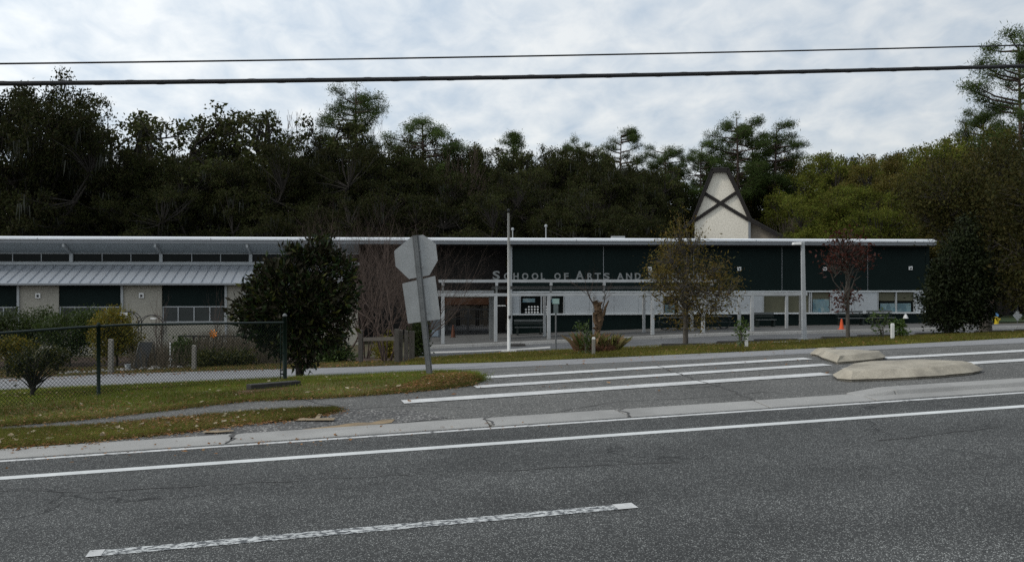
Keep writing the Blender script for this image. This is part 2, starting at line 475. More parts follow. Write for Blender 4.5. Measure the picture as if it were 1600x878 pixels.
# concrete gutter: one slab after another, joints open
gutter = bpy.data.objects.new('gutter', None); COL.objects.link(gutter); gutter["kind"] = 'structure'
joints_px = [(-620, 758), (-60, 720), (360, 690), (763, 661), (975, 647), (1190, 632)]
ja = [ab(*at(*p)[:2])[0] for p in joints_px]
a_kerb = ab(*at(1338, 618)[:2])[0]
ja = [-60, -40, -24] + ja + [a_kerb, a_kerb + 3.1, a_kerb + 6.2, a_kerb + 9.3, a_kerb + 15, a_kerb + 22, a_kerb + 40]
rg = random.Random(5)
for k in range(len(ja) - 1):
    n = 8; gq = Geo(); top0, top1 = [], []
    a0, a1 = ja[k] + .012, ja[k+1] - .012
    hz = rg.uniform(-.004, .004)
    sk0, sk1 = rg.uniform(-.03, .03), rg.uniform(-.03, .03)
    bot, top = [], []
    for (aa, bb, dz) in ((a0 + sk0, B_GUT0 + .004, .006), (a1 + sk1, B_GUT0 + .004, .006), (a1 - sk1, B_GUT1 - .004, .022), (a0 - sk0, B_GUT1 - .004, .022)):
        x, y = xy(aa, bb); z = g(x, y)
        bot.append((x, y, z - .1)); top.append((x, y, z + dz + hz))
    gq.hexa(bot, top)
    put('gutter_slab', gq, M['concrete'], gutter, bevel=.008)
for (p, sd) in (((362, 690), 21), ((765, 660), 22), ((977, 646), 23)):
    a_, b_ = ab(*at(*p)[:2])
    pts = [xy(a_ + dx, bb) for dx, bb in ((-.06, B_GUT0), (.03, B_GUT0 + .25), (-.05, B_GUT0 + .45), (.07, B_GUT1))]
    P = rough(pts, .08, .012, sd); gq = Geo()
    for q0, q1 in zip(P[:-1], P[1:]):
        w = .012
        def zz(q): return g(*q) + .008 + .018 * ((ab(*q)[1] - B_GUT0) / (B_GUT1 - B_GUT0)) + .003
        gq.add([(q0[0]-w, q0[1], zz(q0)), (q0[0]+w, q0[1], zz(q0)), (q1[0]+w, q1[1], zz(q1)), (q1[0]-w, q1[1], zz(q1))], np.array([(0, 1, 2, 3)]))
    put('crack', gq, M['crack'], gutter)
# raised kerb that starts on the right with a ramped nose
kerb = bpy.data.objects.new('kerb', None); COL.objects.link(kerb); kerb["kind"] = 'structure'
def kerb_piece(a0, a1, h0, h1):
    prof = [(B_GUT0 + .25, 0), (B_GUT0 + .33, 1), (B_GUT1 + .12, 1), (B_GUT1 + .14, 0)]
    bot, top = [], []
    gq = Geo(); ring = []
    for aa, h in ((a0, h0), (a1, h1)):
        for bb, u in prof:
            x, y = xy(aa, bb); ring.append((x, y, g(x, y) + .015 + (h if u else -.08)))
    gq.add(ring, [(0, 1, 2, 3), (7, 6, 5, 4), (0, 4, 5, 1), (1, 5, 6, 2), (2, 6, 7, 3), (3, 7, 4, 0)])
    put('kerb_stone', gq, M['concrete'], kerb, bevel=.015)
kerb_piece(a_kerb - .05, a_kerb + .45, .01, .06)
for k in range(9): kerb_piece(a_kerb + .46 + k * 3.0, a_kerb + .46 + k * 3.0 + 2.985, .06, .06)

# concrete traffic islands
def island(name, pix, label, h=.13, inset=.14, seed=1):
    base = [Vector(p) for p in A(*pix)]
    c = sum(base, Vector((0, 0))) / len(base)
    base = [Vector(q) for q in rough([tuple(p) for p in base], .22, .012, seed, closed=True)]
    o = thing(name, (c.x, c.y, g(c.x, c.y)), label, 'traffic island', 'concrete traffic islands')
    r = random.Random(seed)
    rings = []
    n = len(base)
    for ins, hh in ((.05, -.05), (.05, .022), (.0, .04), (inset, h * .92), (inset * 1.15, h)):
        ring = []
        for p in base:
            i = len(ring)
            t = (base[(i + 1) % n] - base[i - 1]); nn = Vector((-t.y, t.x)).normalized()
            if nn.dot(c - p) < 0: nn = -nn
            q = p + nn * (ins + r.uniform(-.006, .006))
            ring.append((q.x - c.x, q.y - c.y, g(q.x, q.y) - g(c.x, c.y) + hh + r.uniform(-.002, .002)))
        rings.append(ring)
    gq = Geo()
    V = [p for rg_ in rings for p in rg_]
    fs = [(i*n + j, i*n + (j+1) % n, (i+1)*n + (j+1) % n, (i+1)*n + j) for i in range(len(rings)-1) for j in range(n)]
    fs.append(tuple((len(rings)-1)*n + j for j in range(n)))
    gq.add(V, fs)
    me = gq.mesh('kerb_block', M['island'])
    bm = bmesh.new(); bm.from_mesh(me); bmesh.ops.recalc_face_normals(bm, faces=bm.faces[:]); bm.to_mesh(me); bm.free()
    put('kerb_block', me, parent=o, bevel=.006)
    return o
island('traffic_island', [(1301, 589), (1308, 595), (1330, 597), (1400, 594.5), (1470, 590.5), (1520, 585.5), (1537, 581), (1516, 577), (1440, 573.5), (1350, 576.5), (1318, 581)], 'long pale concrete traffic island nearer the road', .15, .16, 3)
island('traffic_island', [(1265, 556), (1285, 562), (1307, 569.5), (1345, 566.5), (1383, 562), (1384, 559.5), (1345, 557), (1300, 555.5), (1275, 554)], 'smaller wedge shaped concrete island behind the long one', .14, .11, 4)
sheet('island_gap', A((1311, 577), (1330, 572), (1400, 568), (1470, 564), (1440, 573), (1350, 576)), .008, M['concrete'], apron)

# verges
verge_px = [(-320, 690), (0, 666), (130, 655.5), (260, 641), (390, 626), (500, 622.5), (560, 618.5), (640, 612.5), (700, 606.5), (738, 602)]
verge_far = [(752, 597), (750, 590), (725, 584.5), (690, 582.5), (650, 583.5), (560, 588), (470, 591.5), (400, 595), (300, 599.5), (200, 604), (100, 608), (0, 612.5), (-320, 628)]
verge_poly = rough(A(*verge_px), .3, .05, 11) + rough(A(*verge_far), .3, .04, 12)
verge = sheet('grass_verge', verge_poly, .014, M['turf'], kind='structure')
strip_px = [(-320, 706), (0, 675), (150, 667.5), (270, 655.5), (400, 645.5), (480, 641), (523, 640)]
strip_far = [(528, 643.5), (470, 655.5), (400, 661.5), (330, 670), (250, 680), (120, 693), (0, 703), (-320, 735)]
strip_poly = rough(A(*strip_px), .3, .04, 13) + rough(A(*strip_far), .25, .06, 14)
strip = sheet('verge_strip', strip_poly, .014, M['turf_dry'], kind='structure')
sheet('shoulder', rough(A((-320, 733), (0, 701), (120, 691), (250, 678), (330, 668), (470, 654), (530, 641), (640, 640), (700, 653), (560, 668), (360, 684), (100, 705), (0, 712), (-320, 742)), .3, .03, 15, closed=True), .005, M['gravel'], kind='structure')
sheet('sand_patch', rough(A((440, 678), (505, 668), (560, 661), (617, 656), (612, 661), (570, 667), (500, 675), (455, 680)), .15, .035, 16, closed=True), .010, M['sand'], kind='structure')
far_near = [(630, 570.5), (800, 565.2), (1000, 556.7), (1200, 547.7), (1400, 538.2), (1600, 527.7), (1750, 519.2)]
far_far = [(1750, 514), (1600, 519), (1500, 523.5), (1400, 527), (1300, 531), (1200, 535), (1100, 539.5), (1000, 543), (880, 548), (800, 551.5), (720, 556.5), (650, 561)]
far_poly = rough(A(*far_near), .5, .06, 17) + rough(A(*far_far), .8, .12, 18)
far_verge = sheet('lawn', far_poly, .02, M['turf'], kind='structure')
lot = sheet('car_park', A((655, 560), (720, 556.5), (800, 551.5), (880, 548), (1000, 543), (1100, 539.5), (1200, 535), (1300, 531), (1400, 527), (1500, 523.5), (1600, 519), (1900, 505), (1900, 492), (1600, 508.5), (1400, 514), (1200, 521), (1000, 530), (800, 539), (655, 545)), .006, M['lot'], kind='structure')
sheet('lot_walk', A((664, 552.5), (720, 551), (760, 549.5), (835, 546), (860, 544), (860, 541.5), (800, 545.5), (740, 548), (664, 550)), .012, M['walk'], kind='structure')
sheet('lot_walk', A((980, 545.2), (1060, 542), (1150, 539), (1250, 535.5), (1250, 534.2), (1150, 537.4), (1060, 540.2), (985, 543.6)), .045, M['walk'], kind='structure')
sheet('lot_walk', A((1540, 523), (1600, 520.5), (1760, 514.5), (1760, 513), (1600, 518.6), (1545, 521.4)), .045, M['walk'], kind='structure')
# bed of mulch along the garden on the left
sheet('garden_bed', rough(A((-250, 597), (0, 588), (200, 580.5), (400, 575), (560, 571), (640, 568), (655, 560), (560, 556), (300, 556), (0, 560), (-250, 566)), 1.0, .12, 19, closed=True), .012, M['mulch'], kind='structure')
# lawn, path and side road beyond the right-hand corner of the school
M['lawn_far'] = plain('far_lawn', (.022, .045, .014), (.03, .04, .014), 1, .95, fine=8)
M['bank'] = plain('leaf_strewn_bank', (.15, .095, .05), (.10, .062, .035), 1.2, .95, fine=6, dirt=(.06, .05, .025))
sheet('bank', A((1440, 479), (1760, 474), (1760, 452), (1440, 458)), .02, M['bank'], kind='structure')
sheet('side_road', A((1470, 487), (1760, 482.5), (1760, 474), (1470, 478.5)), .03, M['lot'], kind='structure')
sheet('side_path', A((1470, 490), (1760, 486.5), (1760, 482.5), (1470, 487)), .03, M['walk'], kind='structure')
sheet('side_lawn', A((1478, 505), (1760, 501), (1760, 486.5), (1478, 490)), .03, M['lawn_far'], kind='structure')

# ------------------------------------------------------------------ the school
M['fascia'] = plain('white_metal_fascia', (.74, .76, .78), (.64, .66, .68), 1.2, .35, metal=.25, spec=.5, stretch=(.3, 3, 3))
M['fascia_low'] = plain('grey_metal_fascia', (.20, .21, .22), (.17, .18, .19), 1.2, .5, metal=.2, spec=.4)
M['soffit'] = plain('soffit_paint', (.27, .295, .305), (.22, .245, .255), .8, .7)
M['frame'] = plain('grey_white_metal', (.33, .345, .35), (.27, .285, .29), 2, .5, spec=.4)
M['roofmetal'] = plain('standing_seam_metal', (.50, .53, .57), (.42, .45, .49), .8, .38, metal=.55, spec=.5, dirt=(.32, .33, .34))
M['seam'] = plain('seam_metal', (.40, .42, .45), (.34, .36, .38), .8, .45, metal=.5, spec=.5)
M['tan'] = plain('tan_stucco', (.33, .312, .262), (.28, .265, .225), .7, .9, bstr=.3, bscale=30, fine=18)
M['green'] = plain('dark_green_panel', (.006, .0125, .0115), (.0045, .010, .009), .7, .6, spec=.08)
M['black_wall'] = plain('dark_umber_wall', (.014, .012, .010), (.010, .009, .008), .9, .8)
M['band'] = plain('pale_brick_band', (.39, .41, .42), (.34, .36, .37), .8, .85, dirt=(.28, .29, .30))
M['sill'] = plain('pale_sill', (.50, .52, .52), (.42, .44, .44), 2, .6)
M['glass'] = plain('dark_glass', (.004, .006, .006), (.008, .010, .009), .5, .12, spec=.08)
M['blind'] = plain('roller_blind', (.10, .098, .062), (.082, .08, .052), 1.5, .8, stretch=(1, 1, 12))
M['white_plastic'] = plain('white_plastic', (.68, .68, .66), (.58, .58, .56), 4, .5)
M['dark_metal'] = plain('black_metal', (.012, .012, .012), (.02, .02, .02), 5, .5)
M['roof_flat'] = plain('roof_membrane', (.30, .30, .30), (.24, .24, .24), .5, .9)
M['brown_band'] = plain('brown_beam', (.15, .07, .035), (.10, .05, .03), 2, .8)
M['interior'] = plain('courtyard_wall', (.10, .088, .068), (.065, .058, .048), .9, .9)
m, nt, b_, _ = new_mat('window_posters')                                  # flat prints in the windows
vec = coords(nt, "Object", (1, 1, 1))
bk = nt.nodes.new("ShaderNodeTexVoronoi"); bk.distance = 'CHEBYCHEV'; bk.inputs["Scale"].default_value = 3.2; nt.links.new(vec, bk.inputs["Vector"])
sc_ = nt.nodes.new("ShaderNodeSeparateColor"); nt.links.new(bk.outputs["Color"], sc_.inputs[0])
nt.links.new(mixc(nt, noise(nt, vec, 9, 4), ramp(nt, sc_.outputs[0], [(0, (.03, .12, .16)), (.4, (.18, .30, .32)), (.75, (.05, .20, .28)), (1, (.30, .38, .38))]), (.10, .12, .12)), b_.inputs["Base Color"])
M['poster'] = m

BR = math.radians(5.5)
BO = Vector((0, 55, 0))
CB, SNB = math.cos(BR), math.sin(BR)
def bu(px, py, v=0.0):
    """photo point -> (u, w) on the facade plane that lies v behind the eaves line"""
    tx = (px - CX) / F
    Y = (v + 55 * CB) / (CB - tx * SNB)
    X = tx * Y
    return X * CB + (Y - 55) * SNB, CAMZ - (py - HY) / F * Y
def bw(u, v):
    """facade point -> world x, y"""
    return u * CB - v * SNB, 55 + u * SNB + v * CB
def bg(u, v): return g(*bw(u, v))
def U(px, v=0.0): return bu(px, 425, v)[0]
def W(py, v=0.0, px=800): return bu(px, py, v)[1]

main = thing('school_building', BO, 'low dark green school building with a pale window band and long white roof edge', 'school building', rz=BR)
wing = thing('classroom_wing', BO, 'classroom wing with clerestory windows above a ribbed metal lean-to roof', 'building', rz=BR)
uL, uM, uR = -42.0, U(800, .6), U(1462, .0)          # left end, start of the green front, right end
uJ = U(560)                                          # where the wing meets the covered entrance
ZE = W(372.5)                                        # top of the eaves

def run(name, geo, mat, parent, **k): return put(name, geo, mat, parent, **k)
# roof: a shallow slab, eaves in two steps
def eaves(u0, u1, parent, back=16.0):
    gq = Geo()
    gq.add([(u0, -.02, ZE), (u1, -.02, ZE), (u1, back, ZE - back / 32), (u0, back, ZE - back / 32), (u0, -.02, ZE - .07), (u1, -.02, ZE - .07), (u1, back, ZE - .07 - back / 32), (u0, back, ZE - .07 - back / 32)],
           np.array([(0, 1, 2, 3), (7, 6, 5, 4), (0, 4, 5, 1), (1, 5, 6, 2), (2, 6, 7, 3), (3, 7, 4, 0)]))
    put('roof', gq, M['roof_flat'], parent)
    f1 = Geo(); f1.add([(u0, -.16, ZE - .03), (u1, -.16, ZE - .03), (u1, -.03, ZE + .03), (u0, -.03, ZE + .03), (u0, -.16, ZE - .15), (u1, -.16, ZE - .15), (u1, -.03, ZE - .15), (u0, -.03, ZE - .15)],
           np.array([(0, 1, 2, 3), (7, 6, 5, 4), (0, 4, 5, 1), (1, 5, 6, 2), (2, 6, 7, 3), (3, 7, 4, 0)]))
    put('fascia', f1, M['fascia'], parent, bevel=.01)
    f2 = Geo(); f2.box(u0, u1, -.08, -.025, ZE - .34, ZE - .153)
    put('fascia_trim', f2, M['fascia_low'], parent)
eaves(uL, uJ, wing); eaves(uJ + .004, uM - .2, main, 6.2); eaves(uM - .196, uR, main)
for px in (60, 330, 640, 900, 1180, 1400):
    u = U(px); put('fascia_joint', Geo().box(u - .012, u + .012, -.168, -.161, ZE - .148, ZE - .032), M['fascia_low'], main if px > 560 else wing)

# ---- classroom wing
vC = 1.3
zs0, zs1 = ZE - .345, W(396.5, vC)
sof = Geo(); sof.add([(uL, -.02, zs0), (uJ, -.02, zs0), (uJ, vC, zs1), (uL, vC, zs1), (uL, -.02, zs0 + .04), (uJ, -.02, zs0 + .04), (uJ, vC, zs1 + .04), (uL, vC, zs1 + .04)],
        np.array([(3, 2, 1, 0), (4, 5, 6, 7), (0, 1, 5, 4), (1, 2, 6, 5), (2, 3, 7, 6), (3, 0, 4, 7)]))
put('soffit', sof, M['soffit'], wing)
zc0, zc1 = W(410.5, vC), zs1
put('clerestory_sill', Geo().box(uL, uJ, vC - .10, vC + .05, W(414.5, vC), zc0), M['frame'], wing)
put('clerestory_head', Geo().box(uL, uJ, vC - .04, vC + .05, zc1 - .05, zc1 - .002), M['frame'], wing)
posts = [U(112 + 140 * k, vC) for k in range(-3, 4)]
for k, u in enumerate(posts):
    put('clerestory_post', Geo().box(u - .09, u + .09, vC - .12, vC + .04, zc0 + .002, zc1 - .052), M['frame'], wing)
    br = Geo(); br.add([(u - .06, -.015, zs0 - .20), (u + .06, -.015, zs0 - .20), (u + .06, vC - .1, zs1 - .05), (u - .06, vC - .1, zs1 - .05),
                        (u - .06, -.015, zs0 - .002), (u + .06, -.015, zs0 - .002), (u + .06, vC - .1, zs1 + .02), (u - .06, vC - .1, zs1 + .02)],
                       np.array([(3, 2, 1, 0), (4, 5, 6, 7), (0, 1, 5, 4), (1, 2, 6, 5), (2, 3, 7, 6), (3, 0, 4, 7)]))
    put('eaves_bracket', br, M['frame'], wing)
ends = posts + [uJ - .1]
for u0, u1 in zip(ends[:-1], ends[1:]):
    w_ = (u1 - u0 - .18) / 3
    for j in range(3):
        a0 = u0 + .09 + j * w_
        win = put('clerestory_window', Geo().box(a0 + .02, a0 + w_ - .02, vC + .03, vC + .05, zc0 + .004, zc1 - .054), M['glass'], wing)
        fr = Geo()
        if j: fr.box(a0 - .02, a0 + .02, vC - .03, vC + .028, zc0 + .004, zc1 - .054)
        fr.box(a0 + .022, a0 + w_ - .022, vC + .0, vC + .028, zc0 + .004, zc0 + .04)
        put('frame', fr, M['frame'], win)
# lean-to roof: one metal pan after another
zr1, zr0 = W(415, vC) , W(441.5, -1.3)
pan = .53
pm, sm = None, None
u = uL
slope = (zr1 - zr0) / (vC + 1.3)
while u < uJ - pan:
    if pm is None:
        q = Geo(); q.add([(.008, -1.3, zr0), (pan - .008, -1.3, zr0), (pan - .008, vC - .05, zr1), (.008, vC - .05, zr1), (.008, -1.3, zr0 - .03), (pan - .008, -1.3, zr0 - .03), (pan - .008, vC - .05, zr1 - .03), (.008, vC - .05, zr1 - .03)],
                         np.array([(0, 1, 2, 3), (7, 6, 5, 4), (0, 4, 5, 1), (1, 5, 6, 2), (2, 6, 7, 3), (3, 7, 4, 0)]))
        pm = q.mesh('roof_pan', M['roofmetal'])
        q = Geo(); q.add([(-.025, -1.31, zr0 - .02), (.025, -1.31, zr0 - .02), (.025, vC - .06, zr1 - .02), (-.025, vC - .06, zr1 - .02), (-.018, -1.31, zr0 + .06), (.018, -1.31, zr0 + .06), (.018, vC - .06, zr1 + .06), (-.018, vC - .06, zr1 + .06)],
                         np.array([(3, 2, 1, 0), (4, 5, 6, 7), (0, 1, 5, 4), (1, 2, 6, 5), (2, 3, 7, 6), (3, 0, 4, 7)]))
        sm = q.mesh('roof_seam', M['seam'])
    o = put('roof_pan', pm, parent=wing, loc=(u, 0, 0)); put('seam', sm, parent=o)
    u += pan
put('gutter_edge', Geo().box(uL, uJ - pan, -1.42, -1.315, zr0 - .12, zr0 - .01), M['fascia_low'], wing, bevel=.01)
# lower wall: tan piers, green panels with window strips under them
vW = -.9
zt = zr0 - .06
pier0 = [(-290, -225), (-130, -66), (28, 92), (190, 253), (352, 415), (512, 560)]
gap0 = [(-225, -130), (-66, 28), (92, 190), (253, 352), (415, 512)]
zb = -3.3
zw1, zw0 = W(480, vW, 200), W(503, vW, 200)
for p0, p1 in pier0:
    u0, u1 = U(p0, vW), U(p1, vW)
    put('wall_pier', Geo().box(u0, u1, vW - .02, vW + .3, zb, zt), M['tan'], wing)
    put('downpipe', Geo().box(u0 - .02, u0 + .11, vW - .12, vW - .022, zb, zt - .02), M['frame'], wing, bevel=.01)
    lamp_u = (u0 + u1) / 2 + .0
    wl_ = put('wall_light', Geo().box(lamp_u - .13, lamp_u + .13, vW - .10, vW - .021, W(466, vW, 60), W(458, vW, 60)), M['white_plastic'], wing, bevel=.01)
    put('lens', Geo().box(lamp_u - .06, lamp_u + .06, vW - .115, vW - .101, W(464.2, vW, 60), W(460.5, vW, 60)), M['dark_metal'], wl_)
for p0, p1 in gap0:
    u0, u1 = U(p0, vW), U(p1, vW)
    put('wall_panel', Geo().box(u0 + .004, u1 - .004, vW + .05, vW + .25, zw1 + .05, zt), M['green'], wing)
    put('wall_panel', Geo().box(u0 + .004, u1 - .004, vW + .05, vW + .25, zb, zw0 - .05), M['tan'], wing)
    win = put('window', Geo().box(u0 + .004, u1 - .004, vW + .14, vW + .16, zw0 - .045, zw1 + .045), M['glass'], wing)
    fr = Geo()
    fr.box(u0 + .01, u1 - .01, vW + .06, vW + .135, zw1 - .02, zw1 + .044); fr.box(u0 + .01, u1 - .01, vW + .06, vW + .135, zw0 - .044, zw0 + .02)
    wd = (u1 - u0) / 4
    for j in range(5):
        c = min(max(u0 + j * wd, u0 + .045), u1 - .045)
        fr.box(c - .03, c + .03, vW + .065, vW + .13, zw0 + .021, zw1 - .021)
    put('frame', fr, M['frame'], win)
    for j in range(4):
        put('pane', Geo().box(u0 + j * wd + .05, u0 + (j + 1) * wd - .05, vW + .10, vW + .115, zw0 + .03, zw1 - .03), plain('grey_pane', (.050, .055, .053), (.036, .040, .038), .7, .3, spec=.2) if (p0 == -225 and j == 0) else bpy.data.materials['grey_pane'], win)  # plain grey tone for the panes of the lower windows
put('end_wall', Geo().box(uL, uL + .2, vW + .31, 15, zb, ZE - .6), M['tan'], wing)
put('rear_wall', Geo().box(uL + .21, uJ, 14.8, 15, zb, ZE - .6), M['tan'], wing)
put('clerestory_back', Geo().box(uL + .21, uJ, vC + .9, vC + 1.0, zb, ZE - .45), M['black_wall'], wing)

# ---- main building: covered entrance, then the green front
vF = .6
zband1, zband0 = W(456.5, vF), W(491, vF)
zsoff = ZE - .36
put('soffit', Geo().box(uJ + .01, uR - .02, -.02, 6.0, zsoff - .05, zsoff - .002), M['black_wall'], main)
# covered entrance
vB = 5.6
uE0, uE1 = U(690, -3), U(775, -3)
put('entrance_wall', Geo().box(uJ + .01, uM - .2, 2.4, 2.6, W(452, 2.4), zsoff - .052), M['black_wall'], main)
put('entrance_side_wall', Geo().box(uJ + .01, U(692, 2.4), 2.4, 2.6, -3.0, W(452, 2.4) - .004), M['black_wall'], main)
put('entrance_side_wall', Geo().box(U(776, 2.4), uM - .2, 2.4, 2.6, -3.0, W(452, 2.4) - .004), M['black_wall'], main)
put('courtyard_floor', Geo().box(uJ + .3, uM + 3, 2.7, 13, -2.3, bg(U(740), 1.0) + .12), M['lot'], main)
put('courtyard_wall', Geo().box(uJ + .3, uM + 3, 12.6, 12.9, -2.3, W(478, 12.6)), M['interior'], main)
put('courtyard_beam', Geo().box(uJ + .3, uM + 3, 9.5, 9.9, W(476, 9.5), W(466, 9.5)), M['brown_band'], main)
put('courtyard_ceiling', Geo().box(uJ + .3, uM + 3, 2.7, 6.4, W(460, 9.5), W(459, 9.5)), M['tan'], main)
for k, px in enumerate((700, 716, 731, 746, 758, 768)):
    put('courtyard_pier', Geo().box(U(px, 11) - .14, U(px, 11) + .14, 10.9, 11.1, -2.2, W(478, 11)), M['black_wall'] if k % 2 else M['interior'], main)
# green front
joints = [uM, U(943, vF), U(1084, vF), U(1222, vF), U(1356, vF), uR - .3]
for u0, u1 in zip(joints[:-1], joints[1:]):
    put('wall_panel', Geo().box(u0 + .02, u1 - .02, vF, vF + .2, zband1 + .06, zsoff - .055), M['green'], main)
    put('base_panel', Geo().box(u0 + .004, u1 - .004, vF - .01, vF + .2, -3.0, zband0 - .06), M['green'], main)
for u in joints[1:-1]: put('panel_joint', Geo().box(u - .018, u + .018, vF + .02, vF + .1, zband1 + .06, zsoff - .055), M['frame'], main)
put('pilaster', Geo().box(uM - .16, uM + .0, vF - .14, vF + .1, W(527, vF), zsoff - .055), M['frame'], main, bevel=.01)
put('head_trim', Geo().box(uM + .002, uR - .3, vF - .05, vF + .15, zband1 - .03, zband1 + .055), M['sill'], main)
put('sill', Geo().box(uM + .002, uR - .3, vF - .12, vF + .15, zband0 - .055, zband0 + .03), M['sill'], main, bevel=.01)
put('end_wall', Geo().box(uR - .298, uR - .05, vF + .0, 15, -2.5, zsoff - .06), M['green'], main)
put('rear_wall', Geo().box(uJ + .01, uR - .3, 14.8, 15, -2.5, zsoff - .2), M['green'], main)
wins = [(812, 882, 0), (1036, 1062, 1), (1192, 1266, 2), (1267, 1299, 3), (1371, 1430, 4)]
cur = uM
def window(p0, p1, kind):
    u0, u1 = U(p0, vF), U(p1, vF)
    zt_, zb_ = zband1 - .032, zband0 + .032
    win = put('window', Geo().box(u0 + .03, u1 - .03, vF + .13, vF + .15, zb_, zt_), M['glass'], main)
    for s0, s1 in ((u0 + .004, u0 + .06), (u1 - .06, u1 - .004)): put('jamb', Geo().box(s0, s1, vF - .02, vF + .128, zb_ + .002, zt_ - .002), M['frame'], win)
    mid = {0: [U(846, vF)], 2: [U(1229, vF)], 4: [U(1400.5, vF)]}.get(kind, [])
    for c in mid: put('mullion', Geo().box(c - .035, c + .035, vF - .02, vF + .128, zb_ + .002, zt_ - .002), M['frame'], win)
    cuts = [u0 + .06] + [c for m_ in mid for c in (m_ - .036, m_ + .036)] + [u1 - .06]
    if kind in (2, 3, 4):
        zz = {2: zb_ + .02, 3: W(472, vF, 1290), 4: W(470, vF, 1400)}[kind]
        for c0, c1 in zip(cuts[::2], cuts[1::2]):
            put('blind', Geo().box(c0 + .02, c1 - .02, vF + .10, vF + .11, zz, zt_ - .01), M['blind'], win)
    if kind == 3: put('poster', Geo().box(u0 + .14, u1 - .1, vF + .06, vF + .07, zb_ + .02, W(467.5, vF, 1290)), M['poster'], win)
    if kind == 4: put('poster', Geo().box(U(1376, vF), U(1424, vF), vF + .06, vF + .07, zb_ + .02, W(474, vF, 1400)), M['poster'], win)
    if kind == 1: put('poster', Geo().box(u0 + .14, u1 - .3, vF + .06, vF + .07, zb_ + .02, W(476, vF, 1050)), M['poster'], win)
    if kind == 0:
        put('poster', Geo().box(U(817, vF), U(836, vF), vF + .06, vF + .07, W(472.5, vF), W(466.5, vF)), M['poster'], win)
        put('poster', Geo().box(U(862, vF), U(871, vF), vF + .06, vF + .07, W(473, vF), W(466.5, vF)), M['poster'], win)
        for r_ in range(3):
            for c_ in range(8):
                px = 822 + c_ * 4.6
                if (r_ == 0 and c_ < 1) or 844 < px < 850: continue
                put('paper_cutout', Geo().lathe([(.055, 0), (.055, .012)], 8), M['white_plastic'], win, loc=(U(px, vF), vF + .075, W(479.5 + r_ * 4.2, vF)), rot=(math.pi / 2, 0, 0))
for w_ in wins: window(*w_)
edges = [uM + .004] + [x for p0, p1, k in wins for x in (U(p0, vF), U(p1, vF))] + [uR - .3]
bm_ = None
for u0, u1 in zip(edges[::2], edges[1::2]):
    if u1 - u0 < .1: continue
    n = max(1, round((u1 - u0) / 1.55)); s_ = (u1 - u0) / n
    for j in range(n):
        put('band_panel', Geo().box(u0 + j * s_ + .006, u0 + (j + 1) * s_ - .006, vF - .005, vF + .15, zband0 + .032, zband1 - .032), M['band'], main)
for px, py in ((1015, 420), (1154.5, 420), (1288.5, 420), (1422, 419)):
    u, w = bu(px, py, vF)
    wl_ = put('wall_light', Geo().box(u - .11, u + .11, vF - .10, vF - .002, w - .11, w + .11), M['white_plastic'], main, bevel=.01)
    put('lens', Geo().box(u - .05, u + .05, vF - .115, vF - .101, w - .06, w + .03), M['dark_metal'], wl_)
u, w = bu(1414, 494, vF)
sg = put('wall_sign', Geo().tube([(u, vF - .07, w - .12), (u, vF - .07, w + .14)], [.17, .05], 8), M['white_plastic'], main)  # small white sign on the wall below the band
# roof clutter
for px, py0, dp in ((801, 357, 5), (853, 352, 4.4), (908, 371.5, 6), (967, 369, 6)):
    u, w = bu(px, py0, dp)
    q = Geo()
    zroof = ZE - .03 * dp
    if py0 < 360: q.tube([(u, dp, zroof - .1), (u, dp, w)], .035, 6); q.lathe([(.03, w - .12), (.09, w - .1), (.09, w), (.03, w + .05)], 8, u, dp)
    else: q.box(u - .4, u + .4, dp, dp + .6, zroof - .1, w)
    put('roof_vent', q, M['frame'], main)

# walkway along the front: slabs that follow the ground
M['pave'] = plain('grey_paving', (.105, .103, .098), (.075, .074, .071), .8, .9, fine=20)
walk = bpy.data.objects.new('walkway', None); COL.objects.link(walk); walk["kind"] = 'structure'
k = 0
u = U(664, -6.4)
while u < uR + 14:
    u1 = u + 2.4
    v0, v1 = -6.3, (vF - .02 if u < uR else -1.6)
    if uE0 - 1 < u < uM - .3: v1 = 2.3
    bot, top = [], []
    for (uu, vv) in ((u, v0), (u1 - .015, v0), (u1 - .015, v1), (u, v1)):
        x, y = bw(uu, vv); z = g(x, y); bot.append((x, y, z - .1)); top.append((x, y, z + .14))
    put('paving_slab', Geo().hexa(bot, top), M['pave'], walk)
    bot, top = [], []
    for (uu, vv) in ((u, v0 - .45), (u1 - .015, v0 - .45), (u1 - .015, v0 - .006), (u, v0 - .006)):
        x, y = bw(uu, vv); z = g(x, y); bot.append((x, y, z - .1)); top.append((x, y, z + .15))
    put('kerb_stone', Geo().hexa(bot, top), M['walk'], walk)
    u = u1

# ---- entrance canopy in front
can = thing('entrance_canopy', BO, 'white metal walkway canopy on square posts in front of the entrance', 'canopy', rz=BR)
M['can'] = plain('canopy_white_metal', (.38, .39, .39), (.31, .32, .32), 1.5, .6, spec=.3, dirt=(.25, .255, .25))
M['can_dark'] = plain('canopy_grey_beam', (.17, .175, .17), (.13, .135, .13), 1.5, .6)
vH, vP, vQ = -4.6, -5.2, -2.6
zh1, zh0 = W(437.3, vH), W(441.3, vH)
c0, c1 = U(686, vH), U(1119, vH)
put('canopy_roof', Geo().box(c0, c1, vH, vH + 1.5, zh0 + .02, zh1), M['can'], can, bevel=.01)
put('roof_edge', Geo().box(c0 - .02, c1 + .02, vH - .06, vH - .003, zh0, zh1 + .01), M['can'], can)
put('cross_beam', Geo().box(U(768, -3.5), c1, -3.6, -3.4, W(452, -3.5), W(447, -3.5)), M['can_dark'], can)
for px in (692, 776, 861, 944, 1029, 1112):
    u = U(px, vH)
    put('rafter', Geo().box(u - .07, u + .07, vH - .055, vH + .12, zh0 - .17, zh0 - .002), M['can'], can)
zl1, zl0 = W(458.3, vP), W(462.8, vP)
